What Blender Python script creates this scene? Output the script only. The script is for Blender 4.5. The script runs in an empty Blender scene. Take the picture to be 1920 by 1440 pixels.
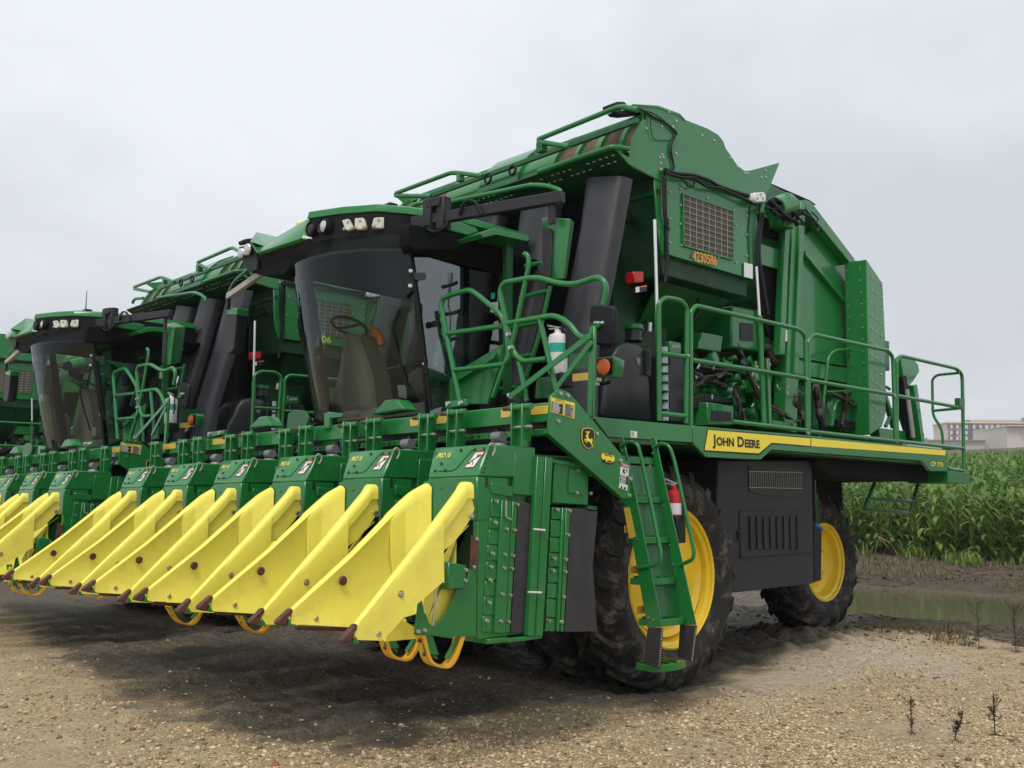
import bpy, bmesh, math, random
from mathutils import Vector, Matrix
R = math.radians
random.seed(7)
SC = bpy.context.scene
COL = SC.collection
# ------------------------------------------------------------------ camera
CP = Vector((4.47314, -4.08619, 1.50330))
CR = Vector((0.69268116, 0.72123203, 0.00414376))
CU = Vector((0.08869355, -0.09088137, 0.99190425))
CF = Vector((-0.7157697, 0.68670586, 0.12692044))
FPX = 1845.918
cam = bpy.data.cameras.new('camera')
cam.sensor_width = 36
cam.lens = FPX / 1920 * 36
cam.clip_start = 0.05
cam.clip_end = 5000
camo = bpy.data.objects.new('camera', cam)
COL.objects.link(camo)
m = Matrix((CR, CU, -CF)).transposed().to_4x4()
m.translation = CP
camo.matrix_world = m
SC.camera = camo
# ------------------------------------------------------------------ world, sun, exposure
SUN_EL, SUN_AZ = 60, 150
w = bpy.data.worlds.new('World')
SC.world = w
w.use_nodes = True
nt = w.node_tree
for n in list(nt.nodes): nt.nodes.remove(n)
out = nt.nodes.new('ShaderNodeOutputWorld')
bg = nt.nodes.new('ShaderNodeBackground')
sky = nt.nodes.new('ShaderNodeTexSky')
sky.sky_type = 'NISHITA'
sky.sun_disc = False
sky.sun_elevation = R(SUN_EL)
sky.sun_rotation = R(SUN_AZ)
sky.air_density = 1.5
sky.dust_density = 4
tc = nt.nodes.new('ShaderNodeTexCoord')
mp = nt.nodes.new('ShaderNodeMapping')
mp.inputs['Scale'].default_value = (1.0, 1.0, 2.1)
mp.inputs['Rotation'].default_value = (0.15, 0.1, 0.6)
nz = nt.nodes.new('ShaderNodeTexNoise')
nz.inputs['Scale'].default_value = 1.35
nz.inputs['Detail'].default_value = 5
nz.inputs['Roughness'].default_value = 0.52
nz.inputs['Distortion'].default_value = 0.25
rp = nt.nodes.new('ShaderNodeValToRGB')
rp.color_ramp.elements[0].position = 0.37
rp.color_ramp.elements[0].color = (5.0, 5.25, 5.6, 1)
rp.color_ramp.elements[1].position = 0.60
rp.color_ramp.elements[1].color = (6.9, 7.2, 7.6, 1)
mx = nt.nodes.new('ShaderNodeMixRGB')
mx.inputs['Fac'].default_value = 0.93
L = nt.links.new
L(tc.outputs['Generated'], mp.inputs['Vector'])
L(mp.outputs['Vector'], nz.inputs['Vector'])
L(nz.outputs['Fac'], rp.inputs['Fac'])
L(sky.outputs['Color'], mx.inputs['Color1'])
L(rp.outputs['Color'], mx.inputs['Color2'])
L(mx.outputs['Color'], bg.inputs['Color'])
bg.inputs['Strength'].default_value = 0.1
L(bg.outputs['Background'], out.inputs['Surface'])
sl = bpy.data.lights.new('sun', 'SUN')
sl.energy = 1.5
sl.angle = R(22)
sl.color = (1.0, 0.95, 0.87)
so = bpy.data.objects.new('sun', sl)
COL.objects.link(so)
sd = Vector((math.sin(R(SUN_AZ)) * math.cos(R(SUN_EL)), math.cos(R(SUN_AZ)) * math.cos(R(SUN_EL)), math.sin(R(SUN_EL))))
so.rotation_euler = sd.to_track_quat('Z', 'Y').to_euler()
SC.view_settings.view_transform = 'Standard'
SC.view_settings.look = 'None'
SC.view_settings.gamma = 1
SC.view_settings.use_curve_mapping = False
SC.view_settings.exposure = 0.44
try:
    SC.cycles.max_bounces = 6
    SC.cycles.transparent_max_bounces = 12
except Exception: pass

# ------------------------------------------------------------------ surveying: photo coordinates read onto a known plane of the machine
def _hit(px, py, ax, v):
    d = CF + CR * ((px - 960) / FPX) - CU * ((py - 720) / FPX)
    t = (v - CP[ax]) / d[ax]
    return CP + d * t
def _ps(s): return [tuple(float(q) for q in a.split(',')) for a in s.split()]
def PX(x, s, dx=0): return [_hit(a, b, 0, x) + Vector((dx, 0, 0)) for a, b in _ps(s)]
def PY(y, s, dx=0): return [_hit(a, b, 1, y) + Vector((dx, 0, 0)) for a, b in _ps(s)]
def PZ(z, s): return [_hit(a, b, 2, z) for a, b in _ps(s)]
V = lambda *a: Vector(a)
def PP(p0, nrm, s):
    res = []
    for a, b in _ps(s):
        d = CF + CR * ((a - 960) / FPX) - CU * ((b - 720) / FPX)
        res.append(CP + d * ((p0 - CP).dot(nrm) / d.dot(nrm)))
    return res

# ------------------------------------------------------------------ materials
def newmat(name):
    m = bpy.data.materials.new(name); m.use_nodes = True
    return m, m.node_tree, m.node_tree.nodes['Principled BSDF']
def mat(name, col, rough=0.5, metal=0, coat=0, var=0.12, vs=3.0, bump=0, bs=60, dirt=None, dirtamt=0.0, spec=0.5):
    m, t, p = newmat(name)
    N, K = t.nodes, t.links.new
    p.inputs['Roughness'].default_value = rough
    p.inputs['Metallic'].default_value = metal
    p.inputs['Specular IOR Level'].default_value = spec
    if coat:
        p.inputs['Coat Weight'].default_value = coat
        p.inputs['Coat Roughness'].default_value = 0.09
        p.inputs['Coat IOR'].default_value = 1.5
    tc = N.new('ShaderNodeTexCoord')
    n1 = N.new('ShaderNodeTexNoise'); n1.inputs['Scale'].default_value = vs; n1.inputs['Detail'].default_value = 6; n1.inputs['Roughness'].default_value = 0.65
    K(tc.outputs['Object'], n1.inputs['Vector'])
    r = N.new('ShaderNodeValToRGB')
    r.color_ramp.elements[0].position = 0.3; r.color_ramp.elements[1].position = 0.7
    r.color_ramp.elements[0].color = tuple(c * (1 - var) for c in col) + (1,)
    r.color_ramp.elements[1].color = tuple(min(1, c * (1 + var)) for c in col) + (1,)
    K(n1.outputs['Fac'], r.inputs['Fac'])
    src = r.outputs['Color']
    if dirt:
        n2 = N.new('ShaderNodeTexNoise'); n2.inputs['Scale'].default_value = 7; n2.inputs['Detail'].default_value = 8; n2.inputs['Roughness'].default_value = 0.75
        K(tc.outputs['Object'], n2.inputs['Vector'])
        r2 = N.new('ShaderNodeValToRGB')
        r2.color_ramp.elements[0].position = 0.5; r2.color_ramp.elements[1].position = 0.78
        r2.color_ramp.elements[0].color = (0, 0, 0, 1); r2.color_ramp.elements[1].color = (dirtamt,) * 3 + (1,)
        K(n2.outputs['Fac'], r2.inputs['Fac'])
        mx = N.new('ShaderNodeMixRGB'); mx.inputs['Color2'].default_value = tuple(dirt) + (1,)
        K(r2.outputs['Color'], mx.inputs['Fac']); K(src, mx.inputs['Color1']); src = mx.outputs['Color']
        ma = N.new('ShaderNodeMath'); ma.operation = 'MULTIPLY_ADD'; ma.inputs[1].default_value = 0.35; ma.inputs[2].default_value = rough
        K(r2.outputs['Color'], ma.inputs[0]); K(ma.outputs[0], p.inputs['Roughness'])
    K(src, p.inputs['Base Color'])
    if bump:
        n3 = N.new('ShaderNodeTexNoise'); n3.inputs['Scale'].default_value = bs; n3.inputs['Detail'].default_value = 4
        K(tc.outputs['Object'], n3.inputs['Vector'])
        b = N.new('ShaderNodeBump'); b.inputs['Strength'].default_value = bump; b.inputs['Distance'].default_value = 0.01
        K(n3.outputs['Fac'], b.inputs['Height']); K(b.outputs['Normal'], p.inputs['Normal'])
    return m
DUST = (0.16, 0.13, 0.09)
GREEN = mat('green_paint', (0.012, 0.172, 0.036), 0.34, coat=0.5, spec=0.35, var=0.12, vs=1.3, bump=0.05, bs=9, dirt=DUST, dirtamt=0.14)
DGREEN = mat('green_paint_dark', (0.008, 0.100, 0.025), 0.42, coat=0.3, spec=0.3, var=0.25, vs=3, bump=0.08, bs=14, dirt=DUST, dirtamt=0.35)  # darker, rougher and dustier than the plain green
YPLAST = mat('yellow_poly', (0.87, 0.77, 0.11), 0.42, var=0.05, vs=2, bump=0.06, bs=7, dirt=(0.40, 0.33, 0.14), dirtamt=0.38)
YRIM = mat('yellow_rim_paint', (0.82, 0.56, 0.02), 0.38, coat=0.2, var=0.07, vs=3, dirt=(0.30, 0.2, 0.05), dirtamt=0.3)
YDEC = mat('yellow_decal', (0.86, 0.70, 0.05), 0.4, var=0.03)
YOLD = mat('faded_yellow_tape', (0.62, 0.43, 0.06), 0.5, var=0.12, vs=8)
SKIDY = mat('orange_yellow_paint', (0.75, 0.40, 0.02), 0.45, var=0.15, vs=10, dirt=DUST, dirtamt=0.5)
BLACK = mat('black_plastic', (0.010, 0.011, 0.013), 0.5, spec=0.25, var=0.25, vs=4, bump=0.15, bs=200)
DUCT = mat('dark_grey_duct_plastic', (0.024, 0.025, 0.031), 0.45, var=0.3, vs=2.2, bump=0.05, bs=6, dirt=(0.10, 0.09, 0.09), dirtamt=0.3)
DARK = mat('dark_underside', (0.006, 0.007, 0.008), 0.75, var=0.3, spec=0.15)
SHADEGRN = mat('green_paint_shade', (0.005, 0.052, 0.015), 0.5, var=0.3, dirt=DUST, dirtamt=0.3, spec=0.3)  # green darkened so the shade of recesses and undersides is in the colour
PANELG = mat('charcoal_panel_plastic', (0.020, 0.021, 0.026), 0.5, spec=0.35, var=0.15, vs=2, bump=0.1, bs=120)
RUB = mat('rubber_flap', (0.028, 0.028, 0.032), 0.45, var=0.35, vs=3, bump=0.1, bs=12, dirt=(0.12, 0.11, 0.10), dirtamt=0.3)
TYRE = mat('tyre_rubber', (0.018, 0.018, 0.018), 0.75, spec=0.3, var=0.3, vs=9, bump=0.25, bs=70, dirt=(0.26, 0.22, 0.17), dirtamt=0.9)
STEEL = mat('zinc_bolt', (0.52, 0.50, 0.46), 0.35, metal=0.85, var=0.15, vs=30)
CHROME = mat('polished_rod', (0.75, 0.76, 0.78), 0.3, metal=0.6, var=0.03)
RUST = mat('rusty_steel', (0.10, 0.038, 0.028), 0.7, var=0.45, vs=14, bump=0.3, bs=60)
WHITE = mat('white_decal', (0.75, 0.76, 0.76), 0.5, var=0.03)
WPAINT = mat('white_paint', (0.72, 0.73, 0.71), 0.4, var=0.05)
RED = mat('red_paint', (0.45, 0.012, 0.014), 0.35, var=0.1)
ORANGE = mat('amber_lens', (0.85, 0.16, 0.02), 0.25, var=0.1, vs=40)
ORTXT = mat('orange_number', (0.82, 0.33, 0.04), 0.5, var=0.1)
YGTXT = mat('yellow_green_number', (0.70, 0.70, 0.05), 0.5, var=0.1)
INK = mat('black_ink', (0.012, 0.012, 0.012), 0.5, var=0.1)
LTGREY = mat('grey_wire', (0.34, 0.33, 0.30), 0.5, var=0.1)
BROWN = mat('dusty_brown_screen', (0.10, 0.065, 0.045), 0.8, var=0.25, vs=10)
GRILLE = mat('olive_brown_screen', (0.085, 0.080, 0.055), 0.8, var=0.2, vs=8)
LAMP = mat('lamp_glass', (0.55, 0.57, 0.58), 0.12, var=0.05, metal=0.5)
CREAM = mat('led_lamp_face', (0.62, 0.62, 0.52), 0.35, var=0.08)
TEAL = mat('teal_label', (0.02, 0.42, 0.30), 0.5, var=0.05)
SHROUD = mat('brown_grey_interior', (0.27, 0.21, 0.16), 0.7, var=0.12)
SEATM = mat('grey_seat_fabric', (0.075, 0.082, 0.08), 0.85, var=0.2, bump=0.3, bs=200)
BLUEHOSE = mat('blue_hose', (0.02, 0.10, 0.42), 0.5)
TANK = mat('black_tank_plastic', (0.022, 0.023, 0.027), 0.38, var=0.2, vs=2)
TUBEG = mat('sight_tube', (0.35, 0.42, 0.45), 0.15, var=0.3, vs=15)
def glassmat(name, tint, refl, fk=1.0):
    m = bpy.data.materials.new(name); m.use_nodes = True
    t = m.node_tree; N = t.nodes; K = t.links.new
    for n in list(N): N.remove(n)
    o = N.new('ShaderNodeOutputMaterial'); tr = N.new('ShaderNodeBsdfTransparent'); tr.inputs['Color'].default_value = tint + (1,)
    gl = N.new('ShaderNodeBsdfGlossy'); gl.inputs['Roughness'].default_value = 0.015; gl.inputs['Color'].default_value = (0.85, 0.92, 0.95, 1)
    tcn = N.new('ShaderNodeTexCoord'); nz = N.new('ShaderNodeTexNoise'); nz.inputs['Scale'].default_value = 1.6
    b = N.new('ShaderNodeBump'); b.inputs['Strength'].default_value = 0.10; b.inputs['Distance'].default_value = 0.07
    K(tcn.outputs['Object'], nz.inputs['Vector']); K(nz.outputs['Fac'], b.inputs['Height']); K(b.outputs['Normal'], gl.inputs['Normal'])
    fr = N.new('ShaderNodeFresnel'); fr.inputs['IOR'].default_value = 1.5
    ma = N.new('ShaderNodeMath'); ma.operation = 'MULTIPLY_ADD'; ma.inputs[1].default_value = fk; ma.inputs[2].default_value = refl
    K(fr.outputs['Fac'], ma.inputs[0])
    mx = N.new('ShaderNodeMixShader'); K(ma.outputs[0], mx.inputs['Fac']); K(tr.outputs[0], mx.inputs[1]); K(gl.outputs[0], mx.inputs[2]); K(mx.outputs[0], o.inputs['Surface'])
    return m
GLASS = glassmat('cab_glass', (0.74, 0.86, 0.81), 0.0, 0.8)
DGLASS = glassmat('door_glass', (0.36, 0.44, 0.43), 0.12, 1.0)
MIRR = mat('mirror_face', (0.8, 0.82, 0.84), 0.03, metal=1.0, var=0.0)

# ------------------------------------------------------------------ mesh building
class MB:
    def __init__(s): s.v = []; s.f = []
    def add(s, vs, fs):
        o = len(s.v); s.v += [Vector(a) for a in vs]; s.f += [tuple(i + o for i in f) for f in fs]; return s
    def prism(s, pts, vec):
        n = len(pts); vec = Vector(vec)
        return s.add(list(pts) + [Vector(p) + vec for p in pts], [tuple(range(n)), tuple(range(2 * n - 1, n - 1, -1))] + [(i, i + n, (i + 1) % n + n, (i + 1) % n) for i in range(n)])
    def box(s, a, b):
        x0, y0, z0 = a; x1, y1, z1 = b
        return s.prism([V(x0, y0, z0), V(x1, y0, z0), V(x1, y1, z0), V(x0, y1, z0)], (0, 0, z1 - z0))
    def bar(s, a, b, wx, wy, up=(0, 0, 1)):
        a, b = Vector(a), Vector(b); d = (b - a).normalized(); u = Vector(up)
        if abs(d.dot(u)) > 0.97: u = V(1, 0, 0)
        x = d.cross(u).normalized() * wx / 2; y = x.cross(d).normalized() * wy / 2
        return s.prism([a - x - y, a + x - y, a + x + y, a - x + y], b - a)
    def loft(s, rings, caps=True, closed=True):
        n = len(rings[0]); vs = [p for r in rings for p in r]; fs = []
        for k in range(len(rings) - 1):
            for i in range(n if closed else n - 1):
                j = (i + 1) % n
                fs.append((k * n + i, k * n + j, (k + 1) * n + j, (k + 1) * n + i))
        if caps: fs += [tuple(range(n - 1, -1, -1)), tuple(range((len(rings) - 1) * n, len(rings) * n))]
        return s.add(vs, fs)
    def tube(s, pts, r=0.019, n=7, fil=0.07):
        pts = [Vector(p) for p in pts]; P = [pts[0]]
        for i in range(1, len(pts) - 1):
            a, b, c = pts[i - 1], pts[i], pts[i + 1]
            f = min(fil, (a - b).length * 0.45, (c - b).length * 0.45)
            if f < 0.004: P.append(b); continue
            p, q = b + (a - b).normalized() * f, b + (c - b).normalized() * f
            for t in (0, 0.25, 0.5, 0.75, 1): P.append(p * (1 - t) ** 2 + b * 2 * t * (1 - t) + q * t * t)
        P.append(pts[-1])
        rings = []; up = None
        for i, p in enumerate(P):
            d = (P[min(i + 1, len(P) - 1)] - P[max(i - 1, 0)])
            if d.length < 1e-6: d = V(0, 0, 1)
            d.normalize()
            if up is None: up = d.orthogonal().normalized()
            up = (up - d * up.dot(d)).normalized(); sd = d.cross(up)
            rr = r[i] if isinstance(r, list) else r
            rings.append([p + (up * math.cos(2 * math.pi * k / n) + sd * math.sin(2 * math.pi * k / n)) * rr for k in range(n)])
        return s.loft(rings)
    def cyl(s, a, b, r0, r1=None, n=12):
        a, b = Vector(a), Vector(b); r1 = r0 if r1 is None else r1
        d = (b - a).normalized(); u = d.orthogonal().normalized(); v = d.cross(u)
        return s.loft([[c + (u * math.cos(2 * math.pi * k / n) + v * math.sin(2 * math.pi * k / n)) * r for k in range(n)] for c, r in ((a, r0), (b, r1))])
    def lathe(s, c, prof, n=32, axis=0, a0=0, a1=2 * math.pi, caps=False):
        # prof: (offset along axis, radius)
        rings = []; full = abs(a1 - a0 - 2 * math.pi) < 1e-6
        m = n if full else n + 1
        for (o, r) in prof:
            ring = []
            for k in range(m):
                t = a0 + (a1 - a0) * k / n
                if axis == 0: ring.append(Vector(c) + V(o, r * math.cos(t), r * math.sin(t)))
                elif axis == 1: ring.append(Vector(c) + V(r * math.cos(t), o, r * math.sin(t)))
                else: ring.append(Vector(c) + V(r * math.cos(t), r * math.sin(t), o))
            rings.append(ring)
        return s.loft(rings, caps=caps, closed=full)
    def ball(s, c, r, n=10, sc=(1, 1, 1)):
        rings = []
        for i in range(1, n // 2):
            t = math.pi * i / (n // 2)
            rings.append([Vector(c) + V(r * sc[0] * math.sin(t) * math.cos(2 * math.pi * k / n), r * sc[1] * math.sin(t) * math.sin(2 * math.pi * k / n), r * sc[2] * math.cos(t)) for k in range(n)])
        return s.loft(rings)
    def bolts(s, pts, nrm, r=0.013, h=0.012):
        nrm = Vector(nrm).normalized()
        for p in pts: s.cyl(Vector(p) - nrm * 0.004, Vector(p) + nrm * h, r, r * 0.75, 6 if r < .018 else 12)
        return s
    def build(s, name, material, parent=None, bv=0.0, label=None, kind=None, smooth=38):
        me = bpy.data.meshes.new(name)
        me.from_pydata([tuple(v) for v in s.v], [], s.f)
        bm = bmesh.new(); bm.from_mesh(me)
        bmesh.ops.remove_doubles(bm, verts=bm.verts, dist=1e-5)
        bmesh.ops.recalc_face_normals(bm, faces=bm.faces)
        if bv:
            es = [e for e in bm.edges if len(e.link_faces) == 2 and e.calc_face_angle(0) > 0.6]
            try: bmesh.ops.bevel(bm, geom=es, offset=bv, segments=1, affect='EDGES', clamp_overlap=True)
            except Exception: pass
        bm.to_mesh(me); bm.free()
        me.materials.append(material)
        me.shade_smooth()
        me.set_sharp_from_angle(angle=R(smooth))
        o = bpy.data.objects.new(name, me)
        COL.objects.link(o)
        if parent is not None:
            o.parent = parent
            if parent.type == 'EMPTY': o.location = -parent.location
        if label: o['label'] = label
        if kind: o['kind'] = kind
        return o
def tag(o, label=None, cat=None, group=None, kind=None):
    if label: o['label'] = label
    if cat: o['category'] = cat
    if group: o['group'] = group
    if kind: o['kind'] = kind
    return o
def empty(name, loc):
    o = bpy.data.objects.new(name, None); o.location = loc; o.empty_display_size = 0.3
    COL.objects.link(o); return o
def copy_tree(o, parent=None):
    c = o.copy(); COL.objects.link(c)
    if parent is not None: c.parent = parent
    for ch in list(o.children): copy_tree(ch, c)
    return c
def text(name, s, origin, xdir, zdir, height, width, material, parent, shear=0, out=0.002, bold=0.0, spacing=1.0):
    """flat lettering: origin = lower left, fitted to height (of capitals) and width; small capitals through lists of (string, scale)"""
    parts = s if isinstance(s, list) else [(s, 1.0)]
    xd = Vector(xdir).normalized(); zd = Vector(zdir).normalized(); nd = xd.cross(zd)
    allv = []; allf = []; cur = 0
    for st, sc in parts:
        cu = bpy.data.curves.new('t', 'FONT'); cu.body = st; cu.size = sc; cu.shear = shear; cu.offset = bold; cu.resolution_u = 3
        cu.space_character = spacing
        to = bpy.data.objects.new('t', cu); COL.objects.link(to)
        me = bpy.data.meshes.new_from_object(to.evaluated_get(bpy.context.evaluated_depsgraph_get()))
        bpy.data.objects.remove(to)
        if not me.vertices: cur += 0.3; continue
        x0 = min(v.co.x for v in me.vertices)
        o = len(allv)
        allv += [(v.co.x - x0 + cur, v.co.y) for v in me.vertices]
        allf += [tuple(i + o for i in p.vertices) for p in me.polygons]
        cur = max(a[0] for a in allv) + 0.07
        bpy.data.meshes.remove(me)
    W = max(a[0] for a in allv); H = max(a[1] for a in allv)
    mb = MB()
    mb.add([Vector(origin) + xd * (a[0] / W * width) + zd * (a[1] / H * height) + nd * out for a in allv], allf)
    me = bpy.data.meshes.new(name); me.from_pydata([tuple(v) for v in mb.v], [], mb.f); me.materials.append(material)
    ob = bpy.data.objects.new(name, me); COL.objects.link(ob); ob.parent = parent
    if parent.type == 'EMPTY': ob.location = -parent.location
    return ob
XC = -2.69          # centre line of the machine
S = 0.965           # row spacing
def mir(p): return V(2 * XC - p[0], p[1], p[2])
def mirl(ps): return [mir(p) for p in ps]
# ================================================================== the cotton picker
root = empty('cotton_picker', (XC, 2.87, 0.0))
tag(root, 'big green cotton picker nearest the camera, its full side, number 4230586 and ladder in view', 'cotton picker', 'cotton pickers parked side by side')
NX = V(1, 0, 0); NY = V(0, -1, 0)

# ---------------- wheels
def wheel(kind, xo, yc, zc, Rt, rr, wid, disc, sgn=1, lugs=20):
    """xo = outer flange plane, sgn = +1 when the outside faces +x"""
    c = V(xo, yc, zc); sg = sgn
    def prof(pairs): return [(-a * sg, r) for a, r in pairs]
    t = MB()
    t.lathe(c, prof([(0.0, rr + .005), (-0.045, rr + 0.06), (-0.075, (rr + Rt) / 2 - .02), (-0.06, Rt - 0.16), (-0.01, Rt - 0.075), (0.06, Rt - 0.05), (wid * .5, Rt - 0.042), (wid - .06, Rt - 0.05), (wid + .01, Rt - 0.075), (wid + .06, Rt - 0.16), (wid + .075, (rr + Rt) / 2), (wid, rr)]), 48)
    ty = t.build(kind + '_tyre', TYRE, root, smooth=50)
    lg = MB()
    for i in range(lugs):
        for side in (0, 1):
            a0 = 2 * math.pi * (i + 0.5 * side) / lugs
            st = []
            # stations from the centre to the shoulder, then down the sidewall
            data = [(wid * .5 + (.02 if side == 0 else -.02), 0.0, Rt, .030), (wid * .26, .55, Rt, .034), (wid * .02, 1.0, Rt - .012, .038), (-.035, 1.12, Rt - .060, .040), (-.072, 1.18, Rt - .15, .026)]
            if side: data = [(wid - a, b, c_, d_) for a, b, c_, d_ in data]
            pitch = 2 * math.pi / lugs
            for (ax, fr, r1, hw) in data:
                ang = a0 + fr * pitch * 0.95; da = hw / Rt
                r0 = r1 - .065
                st.append([V(xo - ax * sg, yc + rad * math.cos(ang + s_), zc + rad * math.sin(ang + s_)) for rad, s_ in ((r0, -da * 1.5), (r1, -da), (r1, da), (r0, da * 1.5))])
            lg.loft(st)
    l = lg.build('tread_lugs', TYRE, ty, smooth=25); l['kind'] = 'stuff'
    rm = MB()
    d = disc
    rm.lathe(c, prof([(-.012, rr + .012), (-.022, rr - .004), (-.012, rr - .018), (.012, rr - .022), (.03, rr - .05), (.10, rr - .06), (.13, rr - .085), (d - .04, rr - .09), (d, rr - .14), (d - .02, rr * .55), (d - .05, rr * .42), (d - .05, .001)]), 48)
    ri = rm.build('rim', YRIM, ty, smooth=40)
    h = MB(); h.cyl(c - V(sg * (d - .05), 0, 0), c - V(sg * (d - .12), 0, 0), .14, .12, 20)
    h.build('hub', YRIM, ty)
    b = MB()
    b.bolts([c + V(-sg * (d - .045), .20 * math.cos(k * math.pi / 5), .20 * math.sin(k * math.pi / 5)) for k in range(10)], (sg, 0, 0), .016, .02)
    bb = b.build('wheel_bolts', STEEL, ty); bb['kind'] = 'stuff'
    return ty
for sg, q in ((1, 0), (-1, 1)):
    f = (lambda x: x) if sg == 1 else (lambda x: 2 * XC - x)
    wheel('front', f(-.80), 2.90, .935, .975, .60, .46, .10, sg)
    wheel('inner_front', f(-1.44), 2.90, .935, .975, .60, .46, .25, sg)
    wheel('rear', f(-1.50), 6.79, .905, .815, .45, .44, .17, sg, 18)
mb = MB().cyl(V(-1.9, 2.9, .93), V(2 * XC + 1.9, 2.9, .93), .16).cyl(V(-2, 6.79, .90), V(2 * XC + 2, 6.79, .90), .12)
mb.box((-2.0, 2.55, .8), (2 * XC + 2.0, 3.25, 1.35))
mb.build('axle', DGREEN, root, .01)
# decal ring text on the rim
mb = MB().prism(PX(-.93, '1275,987 1283,986 1282,1000 1274,1001'), (.004, 0, 0)); mb.build('rim_decal', mat('rim_sticker', (0.75, 0.50, 0.03), .5), root)

# ---------------- chassis, platform and fascia (plane x = -.5)
FX = -.5
mb = MB()
mb.box((2 * XC + .55, 1.5, 2.06), (-.55, 8.1, 2.14))
mb.build('platform_deck', DGREEN, root, .005)
mb = MB().box((2 * XC + 1.5, 3.9, 1.5), (-1.5, 7.3, 2.05)).box((2 * XC + 1.9, 1.3, 1.5), (-1.9, 3.9, 2.05))
mb.build('chassis', DARK, root, .02)
mb = MB().prism(PX(FX, '1112,781 1298,798 1298,830 1140,819'), (-.03, 0, 0)); mb.build('front_fascia', GREEN, root, .004)
mb = MB().prism(PX(FX, '1299.5,798 1520,817 1777,843 1777,884 1744,883 1729,864 1520,849 1447,843 1427,862 1324,857 1299.5,831'), (-.04, 0, 0)); mb.build('rear_fascia', GREEN, root, .005)
mb = MB().prism(PX(FX + .001, '1327.5,806 1519,822 1519,836 1446,830 1422,850 1321,844'), (.004, 0, 0)); mb.build('name_stripe', YDEC, root)
mb = MB().prism(PX(FX + .001, '1521,822 1773,844.5 1772,854 1521,836.5'), (.004, 0, 0)); mb.build('long_stripe', YDEC, root)
mb = MB().prism(PX(FX + .0005, '1326,804.5 1521,820 1521,838.5 1447,832.5 1423,853.5 1319,847'), (.002, 0, 0)); mb.build('stripe_border', INK, root)
o_, e_ = PX(FX, '1335,834 1423.5,840')
text('lettering', [('J', 1.0), ('OHN', .78), ('  ', 1), ('D', 1.0), ('EERE', .78)], V(FX, o_.y, o_.z), (0, 1, (e_.z - o_.z) / (e_.y - o_.y) * 1.0), (0, 0, 1), .090, e_.y - o_.y, INK, root, out=.007, bold=.034)
a_, b_ = PX(FX, '1745,873.5 1768,875')
text('lettering', 'CP 770', a_, (0, 1, 0), (0, 0, 1), .052, b_.y - a_.y, YDEC, root, out=.003, bold=.02)
mb = MB().prism(PX(FX, '1778,884 1818,886 1818,907 1778,905'), (-.5, 0, 0)); mb.build('rear_step_box', GREEN, root, .004)
mb = MB().prism(PX(FX + .002, '1182,808 1194,809 1194,821 1182,820'), (.003, 0, 0)); mb.build('serial_sticker', WHITE, root)
mb = MB().prism(PX(FX + .006, '1184,810 1188,810.3 1188,817 1184,816.7'), (.002, 0, 0)); mb.build('sticker_print', LTGREY, root)
# underbody: long dark tank below the fascia
mb = MB().prism(PX(-.75, '1530,850 1740,866 1752,880 1776,884 1776,901 1700,903 1560,893 1530,870'), (-3.9, 0, 0)); mb.build('belly_pan', DARK, root, .01)
mb = MB().tube(PX(-1.0, '1640,905 1620,955 1705,962 1722,905'), .022)
mb.tube(PX(-1.0, '1625,935 1712,940'), .018)
mb.build('folding_step', DGREEN, root)
MB().tube(PX(-.9, '1528,900 1530,960 1532,985'), .010).build('drain_line', DGREEN, root)
MB().tube(PX(-.9, '1527,983 1535,987 1541,993'), .020).build('blue_hose', BLUEHOSE, root)
# charcoal service box between the wheels
BX = -.82
mb = MB().prism(PX(BX, '1345,862 1523,863 1527,1094 1382,1111 1345,1113'), (-1.2, 0, 0))
svc = mb.build('service_box', PANELG, root, .015)
mb = MB().prism(PX(BX, '1403,873 1504,879 1505,925 1480,931 1430,929 1404,921'), (.008, 0, 0)); mb.build('screen_panel', INK, svc)
mb = MB()
for k in range(24):
    x = 1406 + k * 4.15
    mb.tube(PX(BX + .014, '%f,%f %f,%f' % (x, 884, x + .6, 914)), .0022, 4)
for y in (884, 914): mb.tube(PX(BX + .016, '1404,%f 1505,%f' % (y, y + 2)), .004, 4)
mb.build('screen_wires', LTGREY, svc)['kind'] = 'stuff'
mb = MB().prism(PX(BX, '1385,957 1517,958 1521,1036 1387,1044'), (.012, 0, 0)); mb.build('louvre_panel', PANELG, svc, .006)
for k in range(7):
    x = 1408.5 + k * 12.6
    MB().prism(PX(BX + .013, '%f,968 %f,965 %f,968 %f,1027 %f,1031 %f,1027' % (x, x + 4, x + 8, x + 9, x + 5, x + 1)), (.003, 0, 0)).build('louvre_slot', INK, svc)
mb = MB()
for k in range(8):
    x = 1404 + k * 12.6
    mb.prism(PX(BX + .012, '%f,968 %f,968 %f,1030 %f,1030' % (x, x + 3.2, x + 4, x + 1)), (.02, 0, 0))
mb.build('louvre_rib', PANELG, svc, .004)
MB().prism(PX(BX, '1387,1040 1522,1031 1524,1035 1388,1046'), (.02, 0, 0)).build('moulding', PANELG, svc, .006)
MB().prism(PX(BX + .012, '1384,994 1393,994 1393,1012 1384,1013'), (.004, 0, 0)).build('latch_recess', INK, svc)
MB().prism(PX(BX + .016, '1386,997 1391,997 1391,1009 1386,1010'), (.006, 0, 0)).build('latch', BLACK, svc)
mb = MB().prism(PX(-1.05, '1526,985 1541,990 1540,1088 1527,1092'), (-.4, 0, 0)); mb.build('splash_flap', BLACK, root, .006)
mb = MB().prism(PX(-1.2, '1296,858 1530,868 1528,1060 1345,1060 1300,900'), (-2.5, 0, 0)); mb.build('engine_shield', DARK, root)
mb = MB().tube(PX(-.95, '1532,925 1534,960 1535,985'), .010, 6); mb.build('drain_hose', DGREEN, root)

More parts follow.
